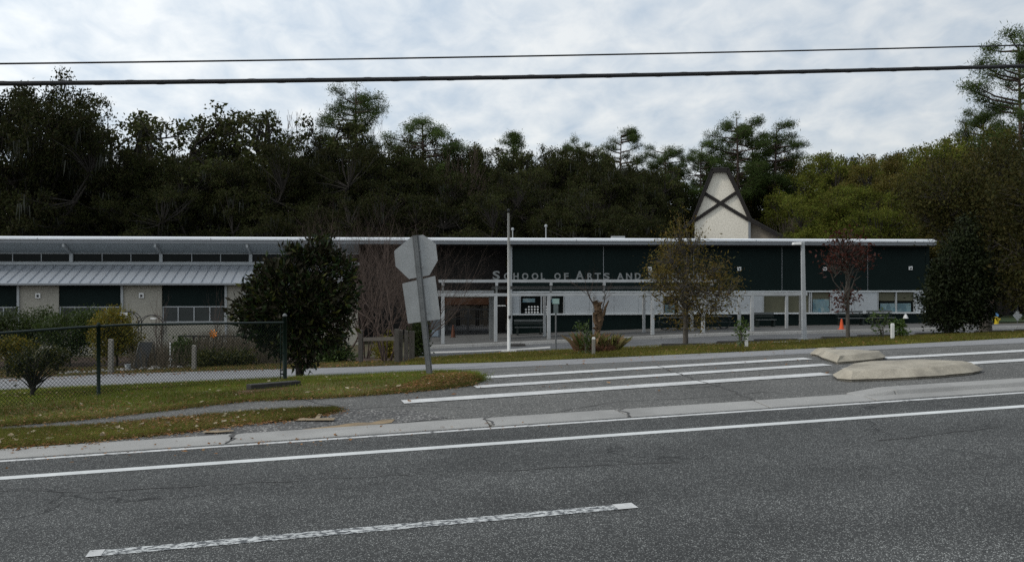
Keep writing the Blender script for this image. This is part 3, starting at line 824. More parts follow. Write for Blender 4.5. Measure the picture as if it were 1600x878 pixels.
l0, l1 = U(678, vP), U(1261, vP)
put('front_beam', Geo().box(l0, l1, vP - .07, vP + .07, zl0, zl1), M['can'], can, bevel=.008)
put('rear_beam', Geo().box(U(1000, vQ), U(1245, vQ), vQ - .06, vQ + .06, W(463.5, vQ), W(459.5, vQ)), M['can_dark'], can)
put('upper_beam', Geo().box(U(684, -4.0), U(772, -4.0), -4.08, -3.94, W(458, -4.0), W(453.6, -4.0)), M['can'], can)
def post(px, v, top, wd=.085, mat='can'):
    u = U(px, v); z0 = bg(u, v) + .13
    o = put('post', Geo().box(u - wd, u + wd, v - wd, v + wd, z0, top - .004), M[mat], can, bevel=.008)
    put('base_plate', Geo().box(u - .14, u + .14, v - .14, v + .14, z0, z0 + .02), M['frame'], o)
for px in (692, 774.5, 857.5, 1019.5, 1098.5, 1175): post(px, vP, zl0)
for px in (851, 928, 1006, 1081, 1155, 1229): post(px, vQ, W(463.5, vQ), .075)
for px in (1251,): post(px, vQ, W(463.5, vQ), .075, 'can_dark')
for px in (692, 776, 861, 944): 
    u = U(px, vH); put('stub_post', Geo().box(u - .05, u + .05, vH + .06, vH + .16, zl1 - .35, zh0 - .174), M['can_dark'], can)
for px in (768, 772): post(px - 2, -3.2, W(455, -3.2), .07, 'can_dark')
put('tube_light', Geo().box(U(777, -1), U(790, -1), -1.1, -.95, W(478.2, -1), W(476.8, -1)), M['white_plastic'], can)

# ---- the raised letters on the canopy edge
sgn = thing('sign_lettering', BO, 'raised grey metal letters standing along the canopy edge', 'sign', rz=BR)
M['letter'] = plain('letter_metal', (.17, .18, .18), (.14, .15, .15), 2, .6, spec=.2)
dg_mesh = {}
def glyph(ch):
    if ch not in dg_mesh:
        cu = bpy.data.curves.new('letter', 'FONT'); cu.body = ch; cu.extrude = .05; cu.offset = .022; cu.resolution_u = 4
        ob = bpy.data.objects.new('letter', cu); COL.objects.link(ob)
        bpy.context.view_layer.update()
        me = bpy.data.meshes.new_from_object(ob.evaluated_get(bpy.context.evaluated_depsgraph_get()))
        bpy.data.objects.remove(ob); bpy.data.curves.remove(cu)
        n = len(me.vertices); co = np.zeros(n * 3); me.vertices.foreach_get('co', co); co = co.reshape(-1, 3)
        mn, mx = co.min(0), co.max(0)
        co[:, 0] = (co[:, 0] - mn[0]) / (mx[0] - mn[0]); co[:, 1] = (co[:, 1] - mn[1]) / (mx[1] - mn[1]); co[:, 2] = co[:, 2]
        me.vertices.foreach_set('co', np.stack([co[:, 0], -co[:, 2], co[:, 1]], 1).reshape(-1)); me.update()
        me.materials.clear(); me.materials.append(M['letter']); me.name = 'letter'
        dg_mesh[ch] = me
    return dg_mesh[ch]
text = [('S', 770, 781, 1), ('C', 787.5, 797, 0), ('H', 802.3, 810.3, 0), ('O', 815.8, 825.5, 0), ('O', 831, 841, 0), ('L', 845.3, 851.5, 0), ('O', 866.3, 876, 0), ('F', 881.5, 888.3, 0),
        ('A', 899.7, 912.3, 1), ('R', 918, 926, 0), ('T', 929.3, 938.8, 0), ('S', 943, 952.5, 0), ('A', 964.3, 974.5, 0), ('N', 978.5, 987.5, 0), ('D', 992.2, 1001, 0),
        ('S', 1013.5, 1024, 1), ('C', 1029.5, 1038.5, 0), ('I', 1043, 1044.8, 0), ('E', 1050, 1057.5, 0), ('N', 1062, 1071, 0), ('C', 1075.5, 1084.5, 0), ('E', 1089, 1096.5, 0), ('S', 1100.5, 1109.5, 0)]
zbase = zh1 + .012
for ch, x0, x1, cap in text:
    vL = vH - .02
    u0, u1 = U(x0, vL), U(x1, vL)
    hgt = (13.6 if cap else 10.4) * 50.5 / F
    o = put('letter', glyph(ch), parent=sgn, loc=(u0, vL, zbase)); o.scale = (u1 - u0, .6, hgt)

# ---- the gabled building behind
dS = 74.0
gb = thing('gabled_building', (on(1126, dS).x, dS, 0), 'pale stucco gable end with dark crossed timbers above the school roof', 'building', rz=-.215)
kx = dS / F
def gx(px): return (px - 1126) * kx
def gz(py): return zat(py, dS)
M['stucco'] = plain('pale_stucco', (.66, .62, .53), (.58, .54, .46), .5, .9, fine=9)
M['timber'] = plain('dark_brown_timber', (.009, .007, .006), (.013, .010, .008), 2, .7)
M['brick'] = plain('tan_brick', (.26, .22, .17), (.19, .165, .13), 3, .9, fine=10)
M['shingle'] = plain('dark_roof_shingle', (.022, .020, .019), (.032, .030, .028), 3, .9)
face = [(1086, 400), (1169, 400), (1169, 345), (1134.5, 270), (1115.5, 270), (1086, 345)]
q = Geo(); q.hexa([(gx(x), .2, gz(y)) for x, y in face], [(gx(x), .0, gz(y)) for x, y in face]); 
put('gable_wall', q, M['stucco'], gb)
def beam(p, q_, w, v0=-.14, v1=-.005, ext=.0, name='timber', mat='timber'):
    a = Vector((gx(p[0]), 0, gz(p[1]))); b = Vector((gx(q_[0]), 0, gz(q_[1]))); t = (b - a).normalized(); n = Vector((-t.z, 0, t.x)) * w / 2
    a -= t * ext; b += t * ext
    pts = [a - n, b - n, b + n, a + n]
    put(name, Geo().hexa([(p_.x, v1, p_.z) for p_ in pts], [(p_.x, v0, p_.z) for p_ in pts]), M[mat], gb)
beam((1102, 302.5), (1168, 344), .25); beam((1149, 302), (1084, 346), .25, -.146, -.147 + .14)
for p, q_ in (((1083, 345), (1113, 267)), ((1137, 267), (1171, 345)), ((1171, 345), (1222, 374.5)), ((1083, 345), (1070, 356))):
    beam(p, q_, .26, -.35, -.15, .02, 'barge_board')
beam((1114, 267), (1136, 267), .30, -.36, -.151, .0, 'barge_board')
prof = [(1068, 357), (1082, 345), (1112, 264.5), (1138, 264.5), (1173, 344), (1226, 374)]
for (p, q_) in zip(prof[:-1], prof[1:]):
    a = (gx(p[0]), gz(p[1])); b = (gx(q_[0]), gz(q_[1]))
    put('roof_plane', Geo().hexa([(a[0], -.38, a[1]), (b[0], -.38, b[1]), (b[0], 9, b[1]), (a[0], 9, a[1])], [(a[0], -.38, a[1] + .1), (b[0], -.38, b[1] + .1), (b[0], 9, b[1] + .1), (a[0], 9, a[1] + .1)]), M['shingle'], gb)
wl0 = [(1170.5, 400), (1214, 400), (1214, 371), (1170.5, 346.5)]
put('side_wall', Geo().hexa([(gx(x), .6, gz(y)) for x, y in wl0], [(gx(x), .4, gz(y)) for x, y in wl0]), M['brick'], gb)
put('lower_wall', Geo().box(gx(1075), gx(1214), .61, 8.8, -2.4, gz(401)), M['brick'], gb)
put('corner_post', Geo().box(gx(1168), gx(1171.5), -.06, .3, gz(400), gz(346)), M['fascia_low'], gb)

# ------------------------------------------------------------------ street furniture and small things
M['galv'] = plain('galvanised_steel', (.15, .155, .155), (.11, .115, .115), 6, .55, metal=.3, spec=.3, fine=70, dirt=(.085, .088, .085))
M['sign_back'] = plain('weathered_aluminium', (.30, .31, .31), (.24, .25, .25), 3.0, .5, metal=.3, spec=.4, fine=40, dirt=(.20, .205, .20))
M['pole_paint'] = plain('white_pole_paint', (.56, .56, .54), (.48, .48, .46), 3, .5)
M['lamp_grey'] = plain('grey_lamp_paint', (.33, .345, .35), (.28, .29, .295), 2, .5)
M['wood_grey'] = plain('weathered_wood', (.085, .076, .064), (.052, .047, .04), 4, .9, bstr=.5, bscale=20, stretch=(6, 6, .8), fine=30)
M['wood_pale'] = plain('pale_post_wood', (.22, .205, .18), (.15, .14, .12), 4, .9, bstr=.4, bscale=20, stretch=(6, 6, .8), fine=30)
M['green_vinyl'] = plain('green_black_vinyl', (.004, .011, .008), (.007, .015, .011), 6, .55, spec=.12)
M['cable'] = plain('black_cable_sheath', (.012, .012, .013), (.02, .02, .02), 5, .6, bstr=.6, bscale=30)
M['orange'] = plain('cone_orange', (.62, .09, .02), (.5, .07, .02), 5, .5)
M['yellow'] = plain('hydrant_yellow', (.55, .42, .02), (.45, .34, .02), 5, .45)
M['blue'] = plain('hydrant_blue', (.06, .16, .30), (.05, .13, .25), 5, .45)
M['rubber'] = plain('wheel_stop_dark', (.045, .042, .038), (.03, .028, .026), 3, .9)
M['bench_dark'] = plain('dark_green_bench', (.010, .016, .014), (.014, .02, .018), 3, .45)
M['bench_edge'] = plain('pale_bench_edge', (.10, .11, .11), (.08, .085, .085), 3, .5)  # paler tone for single slats and planks of benches and tables

# stop sign seen from behind, leaning
pb = at(672.5, 587)
dS_ = pb.y
k_ = dS_ / F
st = thing('road_sign', pb, 'leaning grey steel sign post showing the bare backs of an octagon and a rectangular plate', 'road sign')
def sx_(px): return (px - 672.5) * k_
def sz_(py): return zat(py, dS_) - pb.z
lean0, lean1 = Vector((0, 0, -.12)), Vector((sx_(649), 0, sz_(368)))
up = (lean1 - Vector((0, 0, 0))).normalized(); side = Vector((up.z, 0, -up.x)).normalized()
q = Geo()
w1, w2 = .058, .026                                   # U-channel post: web and two flanges
def bar(gq, p0, p1, off0, off1, y0, y1):
    gq.hexa([(p0 + side * off0) + Vector((0, y0, 0)), (p0 + side * off1) + Vector((0, y0, 0)), (p0 + side * off1) + Vector((0, y1, 0)), (p0 + side * off0) + Vector((0, y1, 0))],
            [(p1 + side * off0) + Vector((0, y0, 0)), (p1 + side * off1) + Vector((0, y0, 0)), (p1 + side * off1) + Vector((0, y1, 0)), (p1 + side * off0) + Vector((0, y1, 0))])
bar(q, lean0, lean1, -.032, .032, -.045, -.036)
bar(q, lean0, lean1, -.058, -.031, -.012, -.004); bar(q, lean0, lean1, .031, .058, -.012, -.004)
bar(q, lean0, lean1, -.033, -.029, -.044, -.005); bar(q, lean0, lean1, .029, .033, -.044, -.005)
post_o = put('post', q, M['galv'], st)
for t in np.arange(.12, .97, .035):
    p = lean0.lerp(lean1, t)
    put('post_hole', Geo().lathe([(.006, 0), (.006, .002)], 6), M['dark_metal'], post_o, loc=(p.x, -.0455, p.z), rot=(math.pi / 2, 0, 0))
def plate(name, pix, y0=.0, y1=.004, corner=0.0, yaw=0.0):
    P = [Vector((sx_(x), 0, sz_(y))) for x, y in pix]
    if corner:
        R = []
        for i, p in enumerate(P):
            a, b = P[i-1], P[(i+1) % len(P)]
            u_, v_ = (a - p).normalized() * corner, (b - p).normalized() * corner
            for t in (0, .33, .67, 1): R.append((p + u_).lerp(p, t * 2) if t < .5 else p.lerp(p + v_, (t - .5) * 2))
        P = R
    return put(name, Geo().hexa([(p.x, y1, p.z) for p in P], [(p.x, y0, p.z) for p in P]), M['sign_back'], st)
octp = plate('octagon_plate', [(643, 369.8), (661, 366.8), (681, 381), (684, 407), (671, 430), (639, 436), (618, 416), (616, 392)], corner=.02)
rect = plate('rectangular_plate', [(628.5, 443), (680, 431), (688.5, 498.5), (637.5, 505.5)], .001, .005, corner=.03)
red = plain('sign_red_face', (.45, .02, .03), (.4, .02, .03), 3, .4)
me = Geo(); P = [(643, 369.8), (661, 366.8), (681, 381), (684, 407), (671, 430), (639, 436), (618, 416), (616, 392)]
me.hexa([(sx_(x), .0065, sz_(y)) for x, y in P], [(sx_(x), .0045, sz_(y)) for x, y in P]); put('red_face', me, red, octp)
for (px, py) in ((655.5, 392), (660, 417), (663, 446), (669, 489)):
    put('bolt', Geo().lathe([(.014, 0), (.014, .008), (.006, .014)], 6), M['galv'], st, loc=(sx_(px), -.046, sz_(py)), rot=(math.pi / 2, 0, 0))

# flagpole
pf = at(795, 550.5)
kf = pf.y / F
fp = thing('flagpole', pf, 'tall bare white flagpole with a finial on a concrete pad', 'flagpole')
hz = zat(333, pf.y) - pf.z
put('pole', Geo().tube([(0, 0, .05), (0, 0, hz * .4), (-.02, 0, hz)], [.07, .06, .042], 12), M['pole_paint'], fp, smooth=True)
put('finial', Geo().lathe([(.02, hz), (.03, hz + .03), (.06, hz + .09), (.06, hz + .13), (.02, hz + .18)], 10, -.02), M['dark_metal'], fp)
put('base_pad', Geo().box(-.32, .32, -.3, .3, -.05, .07), M['walk'], fp, bevel=.01)
put('cleat', Geo().box(-.02, .10, -.11, -.07, hz * .245, hz * .265), M['dark_metal'], fp)
put('halyard', Geo().tube([(.095, -.04, hz * .26), (.07, -.04, hz * .7), (.03, -.03, hz - .03)], .006, 4), M['wood_pale'], fp)

# car park lamp
pl_ = at(1256.5, 531)
ll = thing('lamp_post', pl_, 'slim square grey lamp post with a short flat arm towards the school front', 'lamp post')
hz = zat(378, pl_.y) - pl_.z; kl = pl_.y / F
put('pole', Geo().hexa([(-.085, -.085, 0), (.085, -.085, 0), (.085, .085, 0), (-.085, .085, 0)], [(-.065 - .06, -.065, hz), (.065 - .06, -.065, hz), (.065 - .06, .065, hz), (-.065 - .06, .065, hz)]), M['lamp_grey'], ll, bevel=.01)
put('arm', Geo().box(-.16, -.05, -.04, .04, hz - .10, hz - .03), M['lamp_grey'], ll)
put('lamp_head', Geo().hexa([(-.46, -.14, hz - .12), (-.14, -.14, hz - .12), (-.14, .14, hz - .12), (-.46, .14, hz - .12)], [(-.44, -.12, hz - .02), (-.14, -.12, hz + .0), (-.14, .12, hz + .0), (-.44, .12, hz - .02)]), M['white_plastic'], ll, bevel=.012)
put('base_cover', Geo().box(-.16, .16, -.16, .16, -.03, .06), M['lamp_grey'], ll, bevel=.01)

# bollards along the lawn
def bollard(px, py, top, label):
    p = at(px, py); h = zat(top, p.y) - p.z
    b = thing('bollard', p, label, 'bollard', 'bollards along the lawn')
    put('shaft', Geo().box(-.05, .05, -.05, .05, -.05, h - .06), M['wood_pale'] if px < 1000 else M['pole_paint'], b, bevel=.008)
    put('cap', Geo().hexa([(-.05, -.05, h - .058), (.05, -.05, h - .058), (.05, .05, h - .058), (-.05, .05, h - .058)], [(-.035, -.035, h), (.035, -.035, h), (.035, .035, h), (-.035, .035, h)]), M['pole_paint'], b)
bollard(927.5, 556, 526.5, 'short grey post in front of the clump of ornamental grass')
bollard(1166, 544.5, 517, 'short white post on the lawn beside the slim sapling')
bollard(1394.5, 531.5, 505, 'short white post on the lawn before the rounded shrub')

# chain-link fence
pE, pM_ = at(445, 596), at(154, 620)
fd = Vector((pM_.x - pE.x, pM_.y - pE.y)); fl = fd.length; fd.normalize()
FH = 1.14
fence = thing('chain_link_fence', pE, 'dark green chain-link fence along the verge with a thick end post', 'fence')
def fpnt(s, h): 
    x, y = pE.x + fd.x * s, pE.y + fd.y * s
    return Vector((x - pE.x, y - pE.y, g(x, y) - pE.z + h))
LEN = fl * 2.4
for k, s in enumerate((0, fl, fl * 2, fl * 2.4)):
    h = FH + (.12 if k == 0 else .0); r = .042 if k == 0 else .03
    o = put('fence_post', Geo().tube([fpnt(s, -.1), fpnt(s, h)], r, 10), M['green_vinyl'], fence, smooth=True)
    put('post_cap', Geo().lathe([(r + .004, 0), (r + .004, .02), (.02, .05), (.0, .055)], 10), M['galv'] if k == 0 else M['green_vinyl'], o, loc=fpnt(s, h))
put('top_rail', Geo().tube([fpnt(s, FH) for s in np.linspace(.03, LEN, 12)], .021, 8), plain('rail_vinyl', (.008, .015, .013), (.013, .021, .018), 6, .5, spec=.2), fence, smooth=True)
put('tension_bar', Geo().tube([fpnt(.1, .05), fpnt(.1, FH - .03)], .012, 6), M['green_vinyl'], fence)
for h in (.15, .55, .95):
    put('tension_band', Geo().tube([fpnt(-.045, h), fpnt(.11, h)], .014, 5), M['green_vinyl'], fence)
dm = .062
wq = Geo()
nrm = Vector((-fd.y, fd.x, 0))
H0, H1 = .04, FH
n_w = int(LEN / dm) + int((H1 - H0) / dm) + 2
for sgn_ in (1, -1):
    for k in range(-int((H1 - H0) / dm) - 1, int(LEN / dm) + 1):
        s0 = k * dm if sgn_ > 0 else k * dm + (H1 - H0)
        t0, t1 = 0.0, 1.0
        sa, sb = s0, s0 + sgn_ * (H1 - H0)
        ha, hb = H0, H1
        lo, hi = .1, LEN
        def clipv(sa, ha, sb, hb):
            if sa > sb: sa, ha, sb, hb = sb, hb, sa, ha
            if sb <= lo or sa >= hi: return None
            if sa < lo: ha += (hb - ha) * (lo - sa) / (sb - sa); sa = lo
            if sb > hi: hb += (ha - hb) * (sb - hi) / (sb - sa); sb = hi
            return sa, ha, sb, hb
        c = clipv(sa, ha, sb, hb)
        if c is None or abs(c[2] - c[0]) < .02: continue
        off = nrm * .004 * sgn_
        wq.tube([fpnt(c[0], c[1]) + off, fpnt(c[2], c[3]) + off], .0034, 3, cap=False)
put('wire_mesh', wq, M['green_vinyl'], fence, kind='stuff')

# overhead cables
def cable(name, pix, label, r, twist):
    bb = 15.0
    pts = []
    for px, py in pix:
        tx = (px - CX) / F; Y = bb / (CR - SR * tx); a = ab(tx * Y, Y)[0]
        pts.append((a, CAMZ - (py - HY) / F * Y))
    co = np.polyfit([p[0] for p in pts], [p[1] for p in pts], 2)
    al = np.linspace(-34, 44, 420)
    q = Geo()
    P = []
    for i, a in enumerate(al):
        x, y = xy(a, bb); z = float(np.polyval(co, a)); P.append((x, y, z))
    o0 = P[210]
    rel = [(p[0]-o0[0], p[1]-o0[1], p[2]-o0[2]) for p in P]
    root = thing(name, o0, label, 'cable', 'overhead cables')
    put('sheath', Geo().tube(rel, r, 8), M['cable'], root, smooth=True)
    if twist:
        R = []
        for i in range(420 * 3):
            t = i / 3; k = min(int(t), 418); f_ = t - k
            p = Vector(rel[k]).lerp(Vector(rel[k+1]), f_); th = t * 1.35
            R.append((p.x, p.y + math.cos(th) * r * .92, p.z + math.sin(th) * r * .92))
        put('lashing', Geo().tube(R, r * .22, 4), M['cable'], root)
cable('overhead_cable', [(0, 131), (800, 121.2), (1600, 103.5)], 'thick black lashed cable bundle crossing the sky', .034, True)
cable('overhead_cable', [(0, 100), (800, 88.5), (1600, 71)], 'thin black wire crossing the sky above the thick cable', .0135, False)

# traffic cone, hydrant, diamond marker, slim green sign
pc = Vector((*bw(*(U(1315, -5.2), -5.2)), 0)); pc.z = g(pc.x, pc.y) + .14
cn = thing('traffic_cone', pc, 'small orange traffic cone on the school walkway', 'traffic cone')
put('cone', Geo().lathe([(.13, .03), (.12, .06), (.04, .55), (.03, .56)], 14), M['orange'], cn, smooth=False)
put('cone_base', Geo().box(-.17, .17, -.17, .17, 0, .03), M['orange'], cn, bevel=.01)
ph = on(1557, 57.5)
kh = 60 / F
hy = thing('fire_hydrant', ph, 'yellow fire hydrant with a blue top near the side lawn', 'fire hydrant')
put('barrel', Geo().lathe([(.19, 0), (.19, .04), (.13, .06), (.13, .45), (.17, .46), (.17, .50)], 14), M['yellow'], hy)
put('bonnet', Geo().lathe([(.17, .502), (.16, .56), (.11, .64), (.05, .69), (.05, .75), (.02, .76)], 14), M['blue'], hy)
for s in (-1, 1):
    put('side_outlet', Geo().tube([(s * .11, 0, .36), (s * .22, 0, .36)], .06, 8), M['yellow'], hy)
put('front_outlet', Geo().tube([(0, -.11, .34), (0, -.24, .34)], .08, 10), M['yellow'], hy)
pd = on(1590, 58)
dmk = thing('marker_sign', pd, 'pale grey diamond shaped plate on a short stake by the lawn', 'sign')
hd = zat(493, 58) - pd.z
put('stake', Geo().box(-.02, .02, .01, .04, -.1, hd + .2), M['galv'], dmk)
rr = .34
put('plate', Geo().hexa([(0, .008, hd - rr), (rr * .85, .008, hd), (0, .008, hd + rr), (-rr * .85, .008, hd)], [(0, -.004, hd - rr), (rr * .85, -.004, hd), (0, -.004, hd + rr), (-rr * .85, -.004, hd)]), M['sign_back'], dmk)
pg = at(868.5, 547.5)
gs = thing('parking_sign', pg, 'slim steel post with a small pale green plate beside the canopy', 'sign')
hg = zat(466.5, pg.y) - pg.z
put('post', Geo().tube([(0, 0, -.1), (0, 0, hg)], .035, 8), M['galv'], gs)
put('plate', Geo().box(-.14, .14, -.05, -.037, hg - .22, hg), plain('pale_green_plate', (.22, .33, .30), (.26, .36, .33), 6, .5), gs)
put('lower_plate', Geo().box(-.10, .10, -.05, -.037, hg - .62, hg - .24), plain('faded_plate', (.10, .12, .12), (.08, .1, .1), 6, .6), gs)

# wheel stops
ws_me = None
names = {1068: 'under the orange tree', 1155: 'beside the white post and sapling', 1212: 'left of the grey lamp post', 1318: 'at the foot of the red-leaved tree', 1374: 'behind the leafy sapling', 1462: 'at the foot of the dark evergreen', 1552: 'beside the bare trunk', 1610: 'at the far right edge', 808: 'on the paving by the flagpole'}
for px, py in ((808, 541.5), (1068, 541.3), (1155, 537.3), (1212, 534.2), (1318, 530.3), (1374, 527.6), (1462, 524.3), (1552, 520.5), (1612, 518)):
    p = at(px, py); hw = .9 if px != 808 else .42
    if px in (808,): p.z += .02
    if ws_me is None or px == 808:
        me_ = Geo().hexa([(-hw, -.09, 0), (hw, -.09, 0), (hw, .09, 0), (-hw, .09, 0)], [(-hw + .05, -.05, .12), (hw - .05, -.05, .12), (hw - .05, .05, .12), (-hw + .05, .05, .12)]).mesh('wheel_stop', M['rubber'])
        if px != 808: ws_me = me_
    key = min(names, key=lambda k: abs(k - px))
    o = put('wheel_stop', me_ if px == 808 else ws_me, loc=p, rot=(0, 0, BR + .06))
    tag(o, 'low dark wheel stop ' + names[key], 'wheel stop', 'wheel stops of the car park')

# picnic tables with curved legs, and benches, on the walkway
def walk_at(px, v):
    u = U(px, v); x, y = bw(u, v); return Vector((x, y, g(x, y) + .14))
def picnic(px, v, label):
    t = thing('picnic_table', walk_at(px, v), label, 'picnic table', 'picnic tables by the school wall', BR)
    for k in range(4): put('table_plank', Geo().box(-.85, .85, -.38 + k * .195, -.38 + k * .195 + .175, .72, .76), M['bench_edge'] if k == 0 else M['bench_dark'], t)
    for s in (-1, 1):
        for k in range(2): put('seat_plank', Geo().box(-.85, .85, s * .72 - .13 + k * .135, s * .72 - .13 + k * .135 + .12, .43, .46), M['bench_dark'], t)
        th = np.linspace(-math.pi * .95, -math.pi * .05, 12)
        put('leg', Geo().tube([(s * .48, .0, .70), (s * .48, .0, .4)] + [(s * .48 + math.cos(a) * .36, 0, .40 + math.sin(a) * .36) for a in np.linspace(math.pi * .5, -math.pi * 1.5, 18)], .035, 6), M['bench_dark'], t)
        put('seat_arm', Geo().tube([(s * .5, -.75, .42), (s * .5, .75, .42)], .03, 6), M['bench_dark'], t)
picnic(1052, -1.6, 'dark green picnic table behind the orange tree trunk')
picnic(1118, -1.6, 'dark green picnic table between two canopy posts')
def bench(px0, px1, v, label):
    c = walk_at((px0 + px1) / 2, v); L = (px1 - px0) / F * c.y / 2
    t = thing('bench', c, label, 'bench', 'benches against the school wall', BR)
    for k in range(3): put('seat_slat', Geo().box(-L, L, -.20 + k * .14, -.20 + k * .14 + .12, .42, .46), M['bench_edge'] if k == 0 else M['bench_dark'], t)
    for k in range(2): put('back_slat', Geo().box(-L, L, .24, .28, .58 + k * .16, .58 + k * .16 + .12), M['bench_edge'] if k else M['bench_dark'], t)
    for x in (-L * .8, L * .8):
        put('leg', Geo().box(x - .04, x + .04, -.2, .24, 0, .418), M['bench_dark'], t)
        put('back_post', Geo().box(x - .03, x + .03, .282, .32, 0, .86), M['bench_dark'], t)
bench(804, 849, -.7, 'long dark bench below the window with paper cutouts')
bench(1308, 1352, -.5, 'dark slatted bench behind the red-leaved tree')
bench(1356, 1398, -.5, 'dark slatted bench below the poster window')
bench(1180, 1212, -.5, 'dark low bench by the canopy end under the blinds')
# notice boards beside the entrance
for px, w_, t_, lab in ((680, 10, 500, 'grey notice board stood beside the entrance opening'), ):
    p = walk_at(px, -3.2)
    o = thing('notice_board', p, lab, 'notice board', None, BR)
    put('board', Geo().box(-.28, .28, -.03, .03, .25, 1.35), plain('board_grey', (.10, .115, .12), (.08, .09, .10), 2, .6), o)
    put('sheet', Geo().box(-.17, .17, -.045, -.032, .3, .62), plain('board_paper', (.22, .26, .30), (.18, .22, .26), 2, .6), o)
    for s in (-1, 1): put('leg', Geo().box(s * .22 - .02, s * .22 + .02, -.02, .02, 0, .248), M['galv'], o)
# entrance gate
gt = thing('entrance_gate', BO, 'black barred gate across the dark entrance opening', 'gate', None, BR)
vg = 1.2; ug0, ug1 = U(697, vg), U(771, vg); zg0 = bg((ug0 + ug1) / 2, vg) + .16; zg1 = W(482.5, vg)
put('top_rail', Geo().box(ug0, ug1, vg - .05, vg + .05, zg1 - .06, zg1 + .03), M['dark_metal'], gt)
for u in (ug0 + .05, U(731.5, vg), ug1 - .05): put('gate_post', Geo().box(u - .06, u + .06, vg - .06, vg + .06, zg0, zg1 - .062), M['dark_metal'], gt)
for zz in (zg0 + .9, zg0 + .12): put('mid_rail', Geo().box(ug0 + .12, ug1 - .12, vg - .02, vg + .02, zz, zz + .05), M['dark_metal'], gt)
n = 20
for k in range(n):
    u = ug0 + .2 + (ug1 - ug0 - .4) * k / (n - 1)
    put('gate_bar', Geo().box(u - .011, u + .011, vg - .012, vg + .012, zg0 + .05, zg1 - .064), M['dark_metal'], gt)
put('lock_box', Geo().box(U(731.5, vg) - .24, U(731.5, vg) + .24, vg - .09, vg - .061, zg0 + 1.0, zg0 + 1.16), M['dark_metal'], gt)
p = walk_at(708, -.6)
c2 = thing('traffic_cone', p, 'dull orange cone in the shade of the entrance gate', 'traffic cone')
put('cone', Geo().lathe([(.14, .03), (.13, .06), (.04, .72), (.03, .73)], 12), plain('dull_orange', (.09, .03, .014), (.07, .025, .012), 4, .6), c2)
put('cone_base', Geo().box(-.19, .19, -.19, .19, 0, .03), M['dark_metal'], c2)

# garden on the left, behind the drive
def wood_post(px, py, top, w, label, mat='wood_grey', cat='post', group='wooden posts by the garden'):
    p = at(px, py); h = zat(top, p.y) - p.z
    q = Geo().hexa([(-w, -w, -.1), (w, -w, -.1), (w, w, -.1), (-w, w, -.1)], [(-w * .95 + .02, -w, h), (w + .01, -w, h - .03), (w, w, h - .02), (-w + .02, w, h + .01)])
    o = put('wooden_post', q, M[mat], loc=p, bevel=.006)
    return tag(o, label, cat, group)
wood_post(40, 574, 535, .10, 'pale weathered garden post beside the clipped round shrub', 'wood_pale')
wood_post(173, 583.5, 529.5, .085, 'tall pale garden post right of the middle fence post', 'wood_pale')
wood_post(303, 578, 539, .075, 'short leaning garden post in front of the black metal rail', 'wood_pale')
def rail_fence():
    p0, p1 = at(563.5, 567.5), at(620, 567.5)
    o = thing('rail_fence', p0, 'short weathered wooden rail between two posts under the bare shrubs', 'fence')
    for p, top, w in ((p0, 515.5, .075), (p1, 514, .075)):
        h = zat(top, p.y) - p.z; r = p - p0
        put('fence_post', Geo().box(r.x - w, r.x + w, r.y - w, r.y + w, r.z - .1, r.z + h), M['wood_grey'], o, bevel=.008)
    h0, h1 = zat(530, p0.y) - p0.z, zat(529, p1.y) - p0.z; r = p1 - p0
    put('fence_rail', Geo().hexa([(.076, -.03, h0 - .06), (r.x - .076, r.y - .03, h1 - .06), (r.x - .076, r.y + .03, h1 - .06), (.076, .03, h0 - .06)], [(.076, -.03, h0 + .06), (r.x - .076, r.y - .03, h1 + .06), (r.x - .076, r.y + .03, h1 + .06), (.076, .03, h0 + .06)]), M['wood_grey'], o)
rail_fence()
for px, py, top, w, lab in ((626, 567, 515, .06, 'dark post close against the wooden rail fence'), (634.5, 565, 516, .07, 'second grey post from the rail fence towards the road sign'), (641, 563, 517, .05, 'slim third post from the rail fence'), (645.5, 561.5, 517, .05, 'slim grey post nearest the road sign')):
    wood_post(px, py, top, w, lab)
# black rectangular rail behind
p0 = on(279, 43); p0.z = g(p0.x, p0.y)
fr = thing('metal_garden_rail', p0, 'black metal rail with thin bars in front of the classroom windows', 'rail')
L = (386 - 279) / F * 43; hT = zat(524, 43) - p0.z
put('top_bar', Geo().box(0, L, -.04, .04, hT - .07, hT), M['dark_metal'], fr)
put('lower_bar', Geo().box(L * .22, L, -.03, .03, hT - .55, hT - .49), M['dark_metal'], fr)
for x in (.04, L * .22, L * .31, L * .43, L * .55, L * .64, L - .04): put('upright', Geo().box(x - .03, x + .03, -.028, .028, -.1, hT - .072), M['dark_metal'], fr)
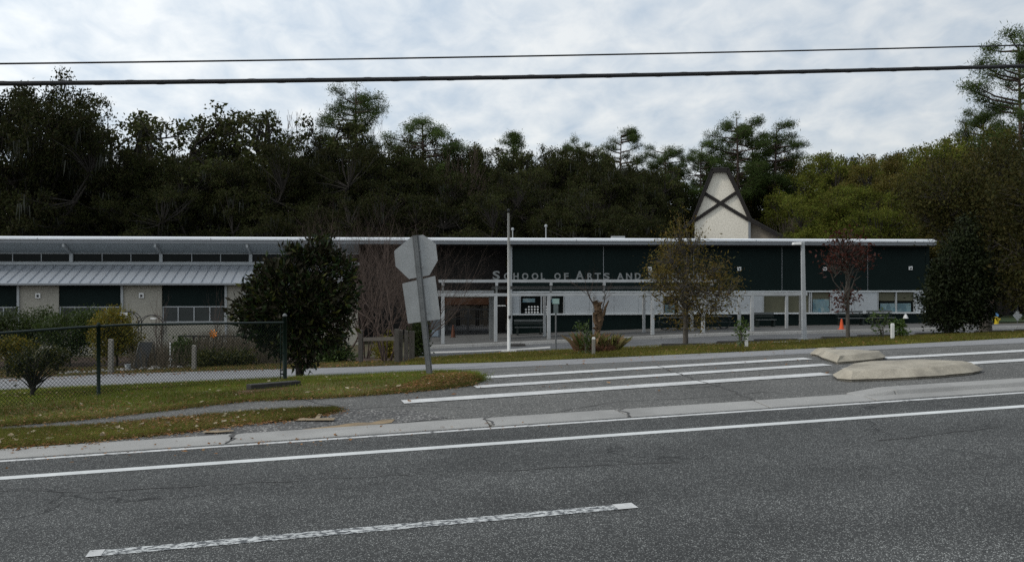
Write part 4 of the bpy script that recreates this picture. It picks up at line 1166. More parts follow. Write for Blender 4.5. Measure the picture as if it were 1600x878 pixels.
# wire arches with labels
for k, (x0, x1, top, lab) in enumerate(((180, 216, 487, 'dark wire garden arch with a white tag beside the yellow shrub'), (216, 255, 492.5, 'dark wire garden arch in front of the bare sapling'))):
    d = 42; p = on((x0 + x1) / 2, d); hw = (x1 - x0) / 2 / F * d; hT = zat(top, d) - p.z
    o = thing('garden_arch', p, lab, 'garden arch', 'wire garden arches')
    zc = hT - hw * .85
    arc = [(-hw, 0, 0), (-hw, 0, zc * .5), (-hw, 0, zc)] + [(-hw * math.cos(t), 0, zc + hw * .85 * math.sin(t)) for t in np.linspace(.2, math.pi - .2, 10)] + [(hw, 0, zc), (hw, 0, zc * .5), (hw, 0, 0)]
    put('hoop', Geo().tube(arc, .022, 5), M['dark_metal'], o)
    put('hoop', Geo().tube([(a[0], .35, a[2]) for a in arc], .018, 5), M['dark_metal'], o)
    put('tag', Geo().box(-hw * .5 - (.2 if k == 0 else -.1), hw * .1, -.05, -.04, hT - .16, hT - .03) if k == 0 else Geo().box(.0, .28, -.05, -.04, hT - .17, hT - .10), M['white_plastic'], o)
# leaning slate board
p = on(222, 39)
ab_ = thing('leaning_board', p, 'black board leaning on a stake in the garden', 'board')
hb = zat(535, 39) - p.z
put('panel', Geo().hexa([(-.36, 0, .05), (.16, 0, .05), (.16, .03, .05), (-.36, .03, .05)], [(-.18, .25, hb), (.34, .25, hb), (.34, .28, hb), (-.18, .28, hb)]), M['dark_metal'], ab_)
put('edge_strip', Geo().tube([(-.38, -.01, .03), (-.2, .24, hb + .02)], .018, 5), M['galv'], ab_)
put('prop', Geo().tube([(.5, .3, 0), (.36, .26, hb * .9)], .03, 6), M['wood_grey'], ab_)
# orange pinwheel flower on a stake
p = on(333.5, 38)
pw = thing('garden_pinwheel', p, 'orange flower shaped pinwheel on a thin stake above the garden rail', 'pinwheel')
hp = zat(521, 38) - p.z
put('stake', Geo().tube([(0, .03, -.1), (0, .03, hp)], .012, 5), M['dark_metal'], pw)
orange_petal = plain('petal_orange', (.50, .12, .015), (.55, .22, .02), 6, .6)
for k in range(7):
    t = 2 * math.pi * k / 7; c, s = math.cos(t), math.sin(t); c2_, s2_ = math.cos(t + .5), math.sin(t + .5)
    put('petal', Geo().hexa([(0, -.02, hp), (c * .14, -.06, hp + s * .14), (c2_ * .19, -.02, hp + s2_ * .19), (c2_ * .09, .0, hp + s2_ * .09)], [(0, -.03, hp), (c * .14, -.07, hp + s * .14), (c2_ * .19, -.03, hp + s2_ * .19), (c2_ * .09, -.01, hp + s2_ * .09)]), orange_petal, pw)
for px, t0, t1, lab in ((266, 535, 567.5, 'tall white garden stake with a small cup'), (271.5, 541, 563, 'shorter white garden stake beside the taller one')):
    d = 39 if px == 266 else 40; p = on(px, d); h = zat(t0, d) - p.z
    o = thing('garden_stake', p, lab, 'garden stake', 'white garden stakes')
    put('rod', Geo().tube([(0, 0, -.1), (0, 0, h)], .022, 6), M['white_plastic'], o)
    if px == 266: put('cup', Geo().lathe([(.02, .28), (.06, .34), (.06, .40)], 8), M['white_plastic'], o)
p = on(200, 38.5)
bk_ = thing('garden_bucket', p, 'small pale bucket on the mulch beside the leaning board', 'bucket')
put('pail', Geo().lathe([(.10, 0), (.13, .24), (.135, .26), (.12, .26), (.10, .03)], 12), M['frame'], bk_)
put('handle', Geo().tube([(-.13, 0, .24), (-.08, 0, .34), (.08, 0, .34), (.13, 0, .24)], .008, 5), M['dark_metal'], bk_)
# stones edging the garden bed
srng = random.Random(9)
def rock_mesh(seed):
    r = random.Random(seed); q = Geo(); bm = bmesh.new(); bmesh.ops.create_icosphere(bm, subdivisions=1, radius=1)
    for v in bm.verts: v.co *= r.uniform(.75, 1.15)
    me = bpy.data.meshes.new('stone'); bm.to_mesh(me); bm.free(); return me
M['stone'] = plain('edging_stone', (.23, .22, .20), (.14, .135, .125), 3, .9)
rocks = [rock_mesh(k) for k in range(3)]
for r_ in rocks: r_.materials.append(M['stone'])
ed = thing('bed_edging', on(230, 37.5), 'uneven row of small pale stones edging the garden bed', 'stone edging')
o_ = Vector(on(230, 37.5))
for k in range(34):
    px = 95 + k * 7.4 + srng.uniform(-2, 2); d = 37.5 + srng.uniform(-.4, .8) + .004 * (px - 95)
    p = on(px, d) - o_
    s = srng.uniform(.07, .15)
    q = put('stone', rocks[k % 3], parent=ed, loc=(p.x, p.y, p.z + s * .3), rot=(srng.random(), srng.random(), srng.random() * 6)); q.scale = (s * 1.3, s, s * .7)

# concrete drain inlet in the verge
M['drain'] = plain('dark_stained_concrete', (.038, .036, .032), (.022, .021, .019), 5, .95, fine=40)
pi_ = at(431, 608) - Vector((0, 0, .045))
dr = thing('drain_inlet', pi_, 'low concrete drain slab sunk in the verge above a dark opening', 'drain inlet')
ang = math.atan2(*(lambda a, b: (b.y - a.y, b.x - a.x))(at(397, 612), at(466, 604)))
dr.rotation_euler = (0, 0, ang)
put('cover_slab', Geo().box(-.44, .44, -.02, .16, .03, .15), M['drain'], dr, bevel=.004)
put('side_block', Geo().box(-.44, -.34, .0, .15, -.1, .027), M['drain'], dr); put('side_block', Geo().box(.34, .44, .0, .15, -.1, .027), M['drain'], dr)
put('dark_throat', Geo().box(-.337, .337, .02, .15, -.1, .026), M['dark_metal'], dr)
put('soil_lip', Geo().hexa([(-.85, -.4, .03), (.9, -.34, .03), (.8, .15, .03), (-.75, .15, .03)], [(-.6, -.2, .075), (.66, -.18, .075), (.62, -.03, .075), (-.58, -.03, .075)]), plain('red_soil', (.10, .05, .025), (.075, .04, .022), 8, .95, bstr=.8, bscale=25), dr)

# scraps on the shoulder
M['card'] = plain('wet_cardboard', (.27, .21, .135), (.18, .14, .09), 7, .9, fine=50)
def scrap(name, pix, label, h=.006, tilt=.012):
    P = [Vector(at(*p)) for p in pix]; c = sum(P, Vector()) / len(P)
    r = random.Random(len(label))
    top = [(p.x - c.x, p.y - c.y, p.z - c.z + .022 + r.uniform(0, tilt)) for p in P]
    o = put(name, Geo().hexa([(t[0], t[1], t[2] - h) for t in top], top), M['card'], loc=c)
    return tag(o, label, 'litter', 'scraps on the shoulder')
scrap('cardboard_scrap', [(463, 659), (470, 656), (492, 657), (497, 650), (503, 650), (499, 656), (524, 656.5), (521, 659.5)], 'torn tan cardboard scrap lying by the tip of the grass strip')
scrap('broken_lath', [(316, 679), (321, 675.5), (341, 676), (364, 675), (366, 677), (340, 678.5)], 'broken pale strip of wood lying on the gravel shoulder')
scrap('cardboard_scrap', [(77, 669.5), (80, 667.5), (87, 667), (86, 669)], 'small tan scrap lying in the leaves of the grass strip')

# ------------------------------------------------------------------ trees, shrubs, grass
def unit(v): return v / np.maximum(np.linalg.norm(v, axis=-1, keepdims=True), 1e-9)
def leaf_quads(rng, centers, n, spread, length, width, up=.2, out=None, outw=.0, fold=.12, jit=.35, flat=1.0):
    """n rhombic leaves scattered round each centre"""
    C = np.repeat(np.asarray(centers, float), n, axis=0); N = len(C)
    off = rng.normal(size=(N, 3)) * spread; off[:, 2] *= flat
    ax = rng.normal(size=(N, 3)); ax[:, 2] += up
    if out is not None: ax = unit(ax) * (1 - outw) + unit(C + off - np.asarray(out)) * outw
    ax = unit(ax)
    sd = unit(np.cross(ax, rng.normal(size=(N, 3)))); nm = np.cross(ax, sd)
    s = (1 + jit * rng.normal(size=(N, 1))).clip(.4, 1.8)
    L, Wd = length * s, width * s
    b = C + off
    V = np.stack([b, b + ax * L * .45 + sd * Wd * .5 + nm * Wd * fold, b + ax * L, b + ax * L * .45 - sd * Wd * .5 + nm * Wd * fold], 1)
    return V.reshape(-1, 3), np.arange(N * 4).reshape(-1, 4)
def strands(rng, pts, n, length, width, spread):
    C = np.repeat(np.asarray(pts, float), n, axis=0); N = len(C)
    b = C + rng.normal(size=(N, 3)) * spread
    L = length * rng.uniform(.4, 1.4, (N, 1)); a = rng.uniform(0, 6.28, N); sd = np.stack([np.cos(a), np.sin(a), 0 * a], 1) * width
    dn = np.stack([rng.normal(size=N) * .08, rng.normal(size=N) * .08, -np.ones(N)], 1)
    V = np.stack([b - sd, b + sd, b + dn * L * .6 + sd * .7, b + dn * L, b + dn * L * .6 - sd * .7], 1)
    return V.reshape(-1, 3), np.arange(N * 5).reshape(-1, 5)
def grow(rng, L, r, levels, nch, ang, shrink, up=.1, wander=.12, t0=.35, d0=(0, 0, 1), rs=.55, geo=None, p0=(0, 0, 0), sides=(9, 6, 5, 4, 3, 3), endr=.55, rmin=.0):
    geo = geo or Geo(); tips, mids = [], []
    def br(p, d, L, r, lev):
        n = 5 if lev == 0 else 4
        P = [p]
        for i in range(n):
            d = d + rng.normal(size=3) * wander + np.array([0, 0, up if lev else .05]); d = d / np.linalg.norm(d)
            p = p + d * L / n; P.append(p)
        er = endr if lev < levels else .3
        geo.tube(P, np.maximum(np.linspace(r, r * er, n + 1), rmin), sides[min(lev, len(sides)-1)], cap=False)
        if lev >= levels:
            tips.append(P[-1]); mids.append(P[2]); return
        k = nch[lev]
        base = rng.uniform(0, 6.28)
        for c in range(k):
            t = t0 + (1 - t0) * (c + rng.uniform(.1, .9)) / k if c < k - 1 else 1.0
            i = min(int(t * n), n - 1); f = t * n - i; q = P[i] * (1 - f) + P[i+1] * f
            dd = P[i+1] - P[i]; dd = dd / np.linalg.norm(dd)
            az = base + c * 2.4 + rng.normal() * .4
            ref = np.array([1.0, 0, 0]) if abs(dd[2]) > .9 else np.array([0, 0, 1.0])
            u_ = np.cross(dd, ref); u_ /= np.linalg.norm(u_); w_ = np.cross(dd, u_)
            th = math.radians(ang[min(lev, len(ang)-1)]) * rng.uniform(.6, 1.3) * (.45 if c == k - 1 else 1)
            nd = dd * math.cos(th) + (u_ * math.cos(az) + w_ * math.sin(az)) * math.sin(th)
            rr = r * (1 - (1 - endr) * t) * rs * rng.uniform(.85, 1.1) * (1.25 if c == k - 1 else 1)
            br(q, nd, L * shrink[min(lev, len(shrink)-1)] * rng.uniform(.75, 1.2), rr, lev + 1)
    br(np.array(p0, float), np.array(d0, float), L, r, 0)
    return geo, np.array(tips), np.array(mids)

M['bark'] = plain('grey_bark', (.085, .075, .062), (.05, .044, .037), 5, .95, bstr=.7, bscale=14, stretch=(3, 3, .6))
M['bark_dark'] = plain('dark_bark', (.035, .030, .025), (.022, .019, .016), 4, .95, stretch=(3, 3, .6))
M['bark_pine'] = plain('pine_bark', (.075, .052, .040), (.05, .036, .028), 4, .95, stretch=(3, 3, .6))
M['twig'] = plain('purple_brown_twigs', (.085, .060, .048), (.055, .040, .033), 3, .95)
M['moss'] = leaf_mat('hanging_moss', [(.028, .031, .025), (.05, .052, .042)], .9, .2, .1)
M['l_oak'] = leaf_mat('dark_oak_leaves', [(.015, .020, .007), (.034, .040, .011), (.032, .026, .012)], .7, .3, .08, vary=.35)
M['l_oak2'] = leaf_mat('oak_leaves', [(.030, .040, .012), (.055, .064, .018), (.046, .040, .018)], .7, .3, .08, vary=.35)
M['l_olive'] = leaf_mat('olive_leaves', [(.062, .085, .011), (.105, .120, .018), (.095, .085, .018), (.070, .096, .016)], .7, .35, .08, vary=.35)
M['l_rust'] = leaf_mat('rusty_leaves', [(.080, .075, .012), (.120, .085, .018), (.070, .078, .012), (.125, .100, .022)], .6, .35, .2, vary=.3)
M['l_dusk'] = leaf_mat('dusky_olive_leaves', [(.034, .034, .009), (.050, .042, .012), (.030, .036, .010), (.060, .050, .014)], .65, .3, .08, vary=.35)
M['l_pine'] = leaf_mat('pine_needles', [(.034, .058, .014), (.064, .095, .024), (.055, .075, .022)], .7, .3, .1, vary=.25)
M['l_magnolia'] = leaf_mat('magnolia_leaves', [(.008, .015, .005), (.015, .027, .006), (.010, .018, .005), (.050, .052, .009)], .55, .12, .1, back=(.018, .016, .008), vary=.25)
M['l_holly'] = leaf_mat('holly_leaves', [(.008, .012, .005), (.014, .019, .007), (.018, .022, .008)], .55, .12, .08, vary=.3)
M['l_orange'] = leaf_mat('orange_brown_leaves', [(.115, .078, .014), (.090, .078, .014), (.135, .085, .018), (.070, .074, .015)], .6, .4, .2, vary=.3)
M['l_red'] = leaf_mat('dark_red_leaves', [(.055, .014, .010), (.045, .016, .010), (.08, .022, .014)], .6, .35, .2)
M['l_green'] = leaf_mat('mid_green_leaves', [(.030, .055, .012), (.05, .085, .018), (.065, .09, .02)], .45, .35, .3)
M['l_garden'] = leaf_mat('garden_leaves', [(.018, .034, .006), (.040, .060, .010), (.032, .045, .009)], .5, .35, .3)
M['l_yellow'] = leaf_mat('yellow_green_leaves', [(.10, .10, .012), (.16, .13, .014), (.07, .08, .014), (.20, .13, .016)], .5, .4, .25)
M['l_clip'] = leaf_mat('clipped_shrub_leaves', [(.022, .030, .008), (.04, .044, .010), (.08, .075, .014)], .5, .35, .25)

def tree(name, loc, label, cat, trunk, crown, mats, group=None, moss=None, rz=0, smooth=True):
    o = thing(name, loc, label, cat, group, rz)
    put('trunk', trunk, M[mats[0]], o, smooth=smooth)
    if crown is not None: put('crown', crown, M[mats[1]], o)
    if moss is not None: put('moss', moss, M['moss'], o, kind='stuff')
    return o

def envelope(rng, px0, py0, d, lobes, n_cl, per, spread, L, Wd, trunk_r, limbs, up=.2, shell=.62, tw=.012, outw=.3, flat=1.0, fork=.35):
    """trunk, limbs and twigs reaching clusters spread through lobes given in photo pixels"""
    k = d / F
    LB = [((l[0] - px0) * k, (l[5] * k if len(l) > 5 else 0.0), (py0 - l[1]) * k, l[2] * k, (l[4] if len(l) > 4 else (l[2] + l[3]) / 2) * k, l[3] * k) for l in lobes]
    vol = np.array([l[3] * l[4] * l[5] for l in LB]) ** .8; cnt = np.maximum(1, (vol / vol.sum() * n_cl).astype(int))
    cl = []
    for l, c in zip(LB, cnt):
        v = unit(rng.normal(size=(c, 3))) * (shell + (1 - shell) * rng.random((c, 1)) ** .6) * rng.uniform(.76, 1.2, (c, 1))
        cl.append(np.array(l[:3]) + v * np.array(l[3:6]))
    cl = np.concatenate(cl)
    tq = Geo()
    ztop = max(l[2] for l in LB); zf = ztop * fork
    tq.tube([(0, 0, -.1), (rng.normal() * .03, 0, zf * .5), (rng.normal() * .05, 0, zf), (LB[0][0] * .3, 0, ztop * .75)], [trunk_r * 1.25, trunk_r, trunk_r * .85, trunk_r * .35], 9, cap=False)
    lp = []
    for i in range(limbs):
        tgt = cl[rng.integers(len(cl))] * .8; s = rng.uniform(.5, 1.3)
        p0 = np.array([0, 0, zf * s]); m_ = p0 * .5 + tgt * .5 + [0, 0, .1 * zf]
        P = [p0, p0 * .72 + m_ * .28, m_, m_ * .4 + tgt * .6, tgt]
        tq.tube(P, np.linspace(trunk_r * .5, trunk_r * .12, 5), 5, cap=False); lp += P[1:]
    lp = np.array(lp)
    for c in cl:
        dist = np.linalg.norm(lp - c, axis=1) + .6 * np.maximum(0, lp[:, 2] - c[2]); j = dist.argmin()
        m_ = lp[j] * .5 + c * .5 + rng.normal(size=3) * .05 * dist[j]
        tq.tube([lp[j], m_, c], [tw * 1.4, tw, tw * .5], 3, cap=False)
    cr = Geo().add(*leaf_quads(rng, cl, per, spread, L, Wd, up=up, out=(0, 0, ztop * .5), outw=outw, flat=flat))
    return tq, cr
PROTO = {}
def make_proto(kind):
    seed = abs(sum(ord(c) * (i + 3) for i, c in enumerate(kind)))
    rng = np.random.default_rng(seed)
    base = kind.split('-')[0]
    moss = None
    if base in ('dense', 'olive', 'rust'):
        lobes = []
        for j in range(15):
            az = j * 2.4 + rng.normal() * .3; R = 3.3 * math.sqrt(rng.random()) ; z = rng.uniform(4.2, 11.5) - .35 * R
            q = rng.uniform(1.25, 2.3); lobes.append((R * math.cos(az), -z, q * rng.uniform(.9, 1.25), q * rng.uniform(.65, .95), q, R * math.sin(az)))
        for j in range(6):
            q = rng.uniform(.7, 1.2); lobes.append((rng.normal() * 1.8, -rng.uniform(11.0, 13.0), q * 1.1, q * .8, q, rng.normal() * 1.5))
        gq, cr = envelope(rng, 0, 0, F, lobes, n_cl=620, per=90, spread=.25, L=.14, Wd=.08, trunk_r=.3, limbs=34, up=.3, shell=.5, tw=.03, outw=.3, flat=.75)
        if base == 'dense':
            cc = cr.ch[0][0].reshape(-1, 4, 3)[::790, 0]; moss = Geo().add(*strands(rng, cc, 9, .8, .03, .2))
        mats = ('bark_dark', {'dense': 'l_oak', 'olive': 'l_olive', 'rust': 'l_rust'}[base])
    elif base == 'cone':
        gq = Geo(); H = 15; tips = []
        gq.tube([(0, 0, 0), (.1, 0, H * .5), (0, .1, H)], [.28, .18, .03], 8, cap=False)
        for k in range(150):
            t = rng.uniform(.12, 1) ; R = (1 - t) ** .7 * 3.0 * rng.uniform(.5, 1.1) + .3; az = rng.uniform(0, 6.28)
            p0 = np.array([0, 0, H * t - R * .3]); p1 = np.array([R * math.cos(az), R * math.sin(az), H * t + R * .15])
            gq.tube([p0, (p0 + p1) / 2 + [0, 0, .1], p1], [.05, .035, .015], 3, cap=False)
            tips += [p1, (p0 + p1) / 2]
        cr = Geo().add(*leaf_quads(rng, tips, 95, .34, .16, .09, up=.3)); mats = ('bark_dark', 'l_oak2')
    elif base == 'open':
        gq = Geo(); tips = []
        H = 12.0; zf = rng.uniform(3.2, 4.2)
        gq.tube([(0, 0, -.2), (.1, 0, zf * .5), (0, .1, zf)], [.42, .36, .32], 8, cap=False)
        for j in range(7):                                     # main limbs curve out and up to a domed crown
            az = j * 2.4 + rng.normal() * .3; R = rng.uniform(1.4, 4.6); top = H * (1 - .022 * R * R) * rng.uniform(.88, 1.0)
            e = np.array([R * math.cos(az), R * math.sin(az), top - 1.2]); p0 = np.array([0, 0, zf - .2])
            P = [p0]
            for t in (.2, .4, .6, .8, 1.0):
                P.append(np.array([e[0] * t ** .8, e[1] * t ** .8, zf + (e[2] - zf) * t ** 1.25]) + rng.normal(size=3) * .28)
            gq.tube(P, np.linspace(.24, .06, 6), 6, cap=False)
            for k in range(8):
                t = rng.uniform(.35, 1.0); i = min(int(t * 5), 4); q = P[i] * (1 - (t * 5 - i)) + P[i+1] * (t * 5 - i)
                d_ = unit(np.array([math.cos(az), math.sin(az), .5]) * .7 + rng.normal(size=3) * [.9, .9, .45])
                L = rng.uniform(.9, 2.3); m_ = q + d_ * L * .5 + rng.normal(size=3) * .15; e2 = q + d_ * L + [0, 0, rng.uniform(0, .5)]
                gq.tube([q, m_, e2], [.075, .05, .028], 4, cap=False)
                for h in range(6):
                    s_ = rng.uniform(.3, 1); b0 = m_ * (1 - s_) + e2 * s_; e3 = b0 + unit(d_ * .5 + rng.normal(size=3) * [1, 1, .6] + [0, 0, .35]) * rng.uniform(.3, .9)
                    gq.tube([b0, e3], [.028, .014], 3, cap=False); tips.append(e3)
            tips += [P[-1], P[-1] + rng.normal(size=3) * .3, P[-2] + rng.normal(size=3) * .4, P[-1] + rng.normal(size=3) * .35]
        tips = np.array(tips)
        cr = Geo().add(*leaf_quads(rng, tips, 34, .19, .16, .10, up=.2, flat=.65))
        moss = Geo().add(*strands(rng, tips[::14] - [0, 0, .2], 8, .7, .03, .15)); mats = ('bark_dark', 'l_oak2')
    elif base in ('pine', 'flat'):
        gq = Geo(); H = 18.0; lean = rng.normal(size=2) * .35
        tp = [np.array([lean[0] * math.sin(t * 2.5), lean[1] * t, H * t]) for t in np.linspace(0, 1, 9)]
        gq.tube(tp, np.linspace(.27, .05, 9), 8, cap=False)
        tips = []
        nb = 44 if base == 'pine' else 26
        for k in range(nb):
            t = rng.uniform(.50, 1.0) if base == 'pine' else rng.uniform(.74, 1.0)
            if base == 'pine': R = (.7 + 2.6 * math.sin(math.pi * min(1, (1.0 - t) * 1.7 + .08)) ** .8) * rng.uniform(.45, 1.15)
            else: R = rng.uniform(1.2, 3.9) * (1.0 if t < .93 else .7)
            i = min(int(t * 8), 7); f = t * 8 - i; p0 = tp[i] * (1 - f) + tp[i+1] * f
            az = k * 2.4 + rng.normal() * .6
            hd = np.array([math.cos(az), math.sin(az), 0])
            up_ = rng.uniform(.02, .45)
            p1 = p0 + hd * R * .5 + [0, 0, R * up_ * .3]; p2 = p0 + hd * R + [0, 0, R * up_]
            gq.tube([p0, p1, p2], [.085, .06, .025], 4, cap=False)
            for j in range(9):
                s = rng.uniform(.35, 1.0); b0 = p1 * (1 - s) + p2 * s
                e = b0 + unit(hd * .6 + rng.normal(size=3) * [.9, .9, .25] + [0, 0, .3]) * rng.uniform(.25, .75)
                gq.tube([b0, e], [.03, .012], 3, cap=False); tips.append(e)
        tips += [tp[-1], tp[-1] + [0, 0, .3]]
        cr = Geo().add(*leaf_quads(rng, tips, 90, .25, .20, .036, up=.45, fold=.0, flat=.85)); mats = ('bark_pine', 'l_pine')
    else:  # bare
        gq, tips, mids = grow(rng, 6.0, .36, 5, [4, 4, 3, 3, 3], [30, 34, 36, 38, 40], [.8, .7, .64, .6, .55], up=.12, wander=.14, t0=.4, rs=.62, rmin=.02)
        cr = None; mats = ('twig', None)
    z = max(c[0][:, 2].max() for c in ((cr or gq).ch) if c[0] is not None)
    o = tree({'dense': 'oak_tree', 'olive': 'broadleaf_tree', 'rust': 'broadleaf_tree', 'cone': 'conical_tree', 'open': 'oak_tree', 'pine': 'pine_tree', 'flat': 'pine_tree', 'bare': 'bare_tree'}[base],
             (0, 0, 0), 'tree', 'tree', gq, cr, mats, moss=moss)
    return [o, float(z), False]
def plant_bg(px, top, d, kind, label, wide=1.0, group='trees of the wood behind the school', rz=None):
    if kind not in PROTO: PROTO[kind] = make_proto(kind)
    pr = PROTO[kind]
    p = on(px, d); p.z -= .15
    s = (zat(top, d) - p.z) / pr[1]
    rz = rz if rz is not None else (px * 1.7 + d) % 6.28
    sc = (s * wide, s * wide, s)
    if not pr[2]:
        pr[2] = True; o = pr[0]; o.location = p; o.rotation_euler = (0, 0, rz); o.scale = sc; o["label"] = label; o["group"] = group
    else: o = copy_tree(pr[0], p, rz, sc, label, group)
    return o

BG = [
 (-70, 150, 70, 'dense-a', 'dark oak cut off by the left edge of the photo', 1.1),
 (55, 106, 68, 'dense-b', 'tallest dark oak at the far left crossing the cables', .95),
 (140, 150, 72, 'dense-c', 'dark oak at the right shoulder of the tallest left oak', .9),
 (248, 156, 78, 'open-a', 'open branching oak standing alone against the sky at left', 1.15),
 (372, 174, 80, 'open-b', 'oak with airy crown right of the lone open oak', 1.0),
 (446, 163, 78, 'open-c', 'airy oak with hanging moss left of the bare trees', 1.0),
 (300, 235, 72, 'dense-a', 'dark oak below the lone open oak', 1.1),
 (205, 222, 73, 'dense-b', 'dark oak filling the dip between the left oaks', 1.1),
 (410, 225, 72, 'dense-c', 'dark oak below the two airy oaks', 1.1),
 (500, 158, 86, 'bare-a', 'leafless tree with thin branches left of the cable-high pine', .6),
 (557, 121, 82, 'pine-a', 'tall pine whose top reaches the thick cable', .95),
 (612, 143, 84, 'bare-b', 'leafless tree standing right of the cable-high pine', .6),
 (520, 218, 73, 'dense-a', 'dark oak under the cable-high pine', 1.0),
 (598, 205, 75, 'dense-b', 'dark oak under the leafless trees', .9),
 (664, 176, 79, 'pine-e', 'broad pine left of the gap in the treeline', 1.25),
 (706, 210, 77, 'bare-a', 'small leafless tree at the gap in the treeline', .55),
 (742, 219, 79, 'cone-a', 'narrow conical dark green tree right of the treeline gap', .9),
 (806, 203, 83, 'pine-b', 'round topped pine right of the conical tree', 1.0),
 (850, 222, 79, 'dense-c', 'rounded oak above the letters of the sign', .85),
 (905, 208, 85, 'flat-b', 'flat crowned pine over the middle of the school roof', .85),
 (932, 228, 78, 'dense-a', 'dark oak left of the layered pine', .8),
 (970, 195, 82, 'pine-b', 'layered pine over the middle of the treeline', .9),
 (1000, 252, 80, 'dense-b', 'dark oak right of the layered pine', .9),
 (1037, 220, 86, 'flat-a', 'flat topped umbrella pine standing clear of the treeline', 1.0),
 (1095, 213, 86, 'pine-c', 'slim pine between the umbrella pine and the tall pair', .85),
 (1148, 171, 86, 'pine-a', 'tallest pine above the gabled building', 1.0),
 (1178, 190, 90, 'pine-b', 'pine in the middle of the group above the gabled building', 1.0),
 (1212, 184, 88, 'pine-c', 'broad pine at the right of the group above the gable', 1.15),
 (1040, 266, 84, 'dense-c', 'dark oak left of the gabled building', .9),
 (1262, 258, 84, 'olive-a', 'olive green tree right of the pine group', .9),
 (1292, 233, 82, 'olive-b', 'rounded olive tree with a dense lit crown', .95),
 (1345, 231, 88, 'open-a', 'airy light tree between the rounded olive trees', .8),
 (1396, 234, 78, 'rust-a', 'rust tinged tree at the right of the wood', 1.0),
 (1455, 216, 74, 'olive-a', 'broad olive tree under the leaning pine limb', 1.0),
 (1508, 188, 76, 'open-b', 'airy oak on the skyline left of the great pine', .8),
 (1535, 158, 80, 'flat-a', 'pine with a side limb left of the great pine', .9),
 (1598, 40, 72, 'pine-d', 'great tall pine cut off by the right edge of the photo', 1.0),
 (1560, 232, 68, 'rust-b', 'brownish tree below the great pine', 1.0),
 (1650, 215, 68, 'olive-b', 'olive tree past the right edge below the great pine', 1.0),
]
BG += [
 (642, 202, 81, 'dense-c', 'full dark oak left of the broad pine', .9), (692, 226, 80, 'dense-a', 'dark oak just left of the treeline gap', .9),
 (482, 200, 80, 'dense-b', 'dark oak behind the leafless tree left of the tall pine', .9), (345, 212, 79, 'dense-c', 'dark oak between the lone open oak and the airy ones', .95),
 (772, 238, 80, 'dense-b', 'dark oak right of the conical tree', .9), (828, 226, 82, 'open-c', 'airy oak behind the flagpole line', .8), (880, 224, 80, 'dense-b', 'dark oak under the flat crowned pine', .9),
 (952, 232, 82, 'open-b', 'airy oak beside the layered pine', .8), (1000, 268, 76, 'dense-c', 'dark oak low against the left of the gabled building', .75), (1018, 262, 82, 'open-c', 'low airy oak under the umbrella pine', .8),
 (1425, 226, 80, 'olive-b', 'tall olive tree behind the rust tinged one', .95), (1500, 214, 74, 'rust-a', 'rusty crowned tree left of the brownish one', 1.0), (1572, 192, 74, 'olive-a', 'olive tree directly under the crown of the great pine', .9), (1335, 250, 78, 'rust-b', 'rust tinted tree below the airy light tree', .95)]
for e in BG: plant_bg(*e[:5], wide=e[5])
frng = random.Random(4)
k = 0
for row, (d, t0, t1, step) in enumerate(((69, 282, 322, 66), (73.5, 252, 286, 62), (92, 232, 256, 66))):
    px = -110 + row * 21
    while px < 1720:
        if not (row < 2 and 975 < px < 1290):
            left = px < 1180
            kind = frng.choice(['dense-a', 'dense-b', 'dense-c']) if left else frng.choice(['olive-a', 'olive-b', 'rust-a', 'rust-b'])
            plant_bg(px, frng.uniform(t0, t1), d + frng.uniform(-1.2, 1.5), kind,
                     'dark understorey oak in the shaded wood behind the school' if left else 'olive understorey tree in the wood right of the gable', 1.25,
                     'dark understorey oaks' if left else 'olive understorey trees')
        px += step * frng.uniform(.85, 1.15)
# low brush on the wooded slope
ur = np.random.default_rng(3)
n = 900
ax_ = ur.uniform(-70, 75, n); bx_ = ur.uniform(67, 118, n)
cx_, cy_ = ax_ * CR - bx_ * SR, ax_ * SR + bx_ * CR
cz_ = gv(cx_, cy_) + ur.uniform(.3, 3.0, n)
uq = Geo().add(*leaf_quads(ur, np.stack([cx_, cy_, cz_], 1), 40, .95, .42, .24))
put('undergrowth', uq, M['l_oak'], kind='stuff')["label"] = 'dark brush covering the slope under the trees'
n = 130
dd_ = ur.uniform(74.5, 77, n); cx_, cy_ = (ur.uniform(1226, 1345, n) - CX) / F * dd_, dd_
tw = Geo()
for x_, y_ in zip(cx_, cy_):
    for j in range(6):
        a = ur.normal(size=2) * .5; h = zat(ur.uniform(338, 368), 76) - g(x_, y_)
        p = np.array([x_ + ur.normal() * .3, y_, g(x_, y_)])
        tw.tube([p, p + [a[0] * .5, a[1] * .5, h * .5], p + [a[0] * 1.4, a[1] * 1.4, h]], [.03, .02, .006], 3, cap=False)
put('bare_brush', tw, plain('pinkish_grey_twigs', (.12, .092, .075), (.085, .066, .055), 1, .95), kind='stuff')["label"] = 'pinkish grey leafless brush showing over the school roof'

# ---- trees and shrubs in front of the school
def near_tree(name, px, py, lobes, label, cat, mats, seed, **k):
    p = at(px, py); rng = np.random.default_rng(seed)
    tq, cr = envelope(rng, px, py, p.y, lobes, **k)
    return tree(name, p, label, cat, tq, cr, mats)

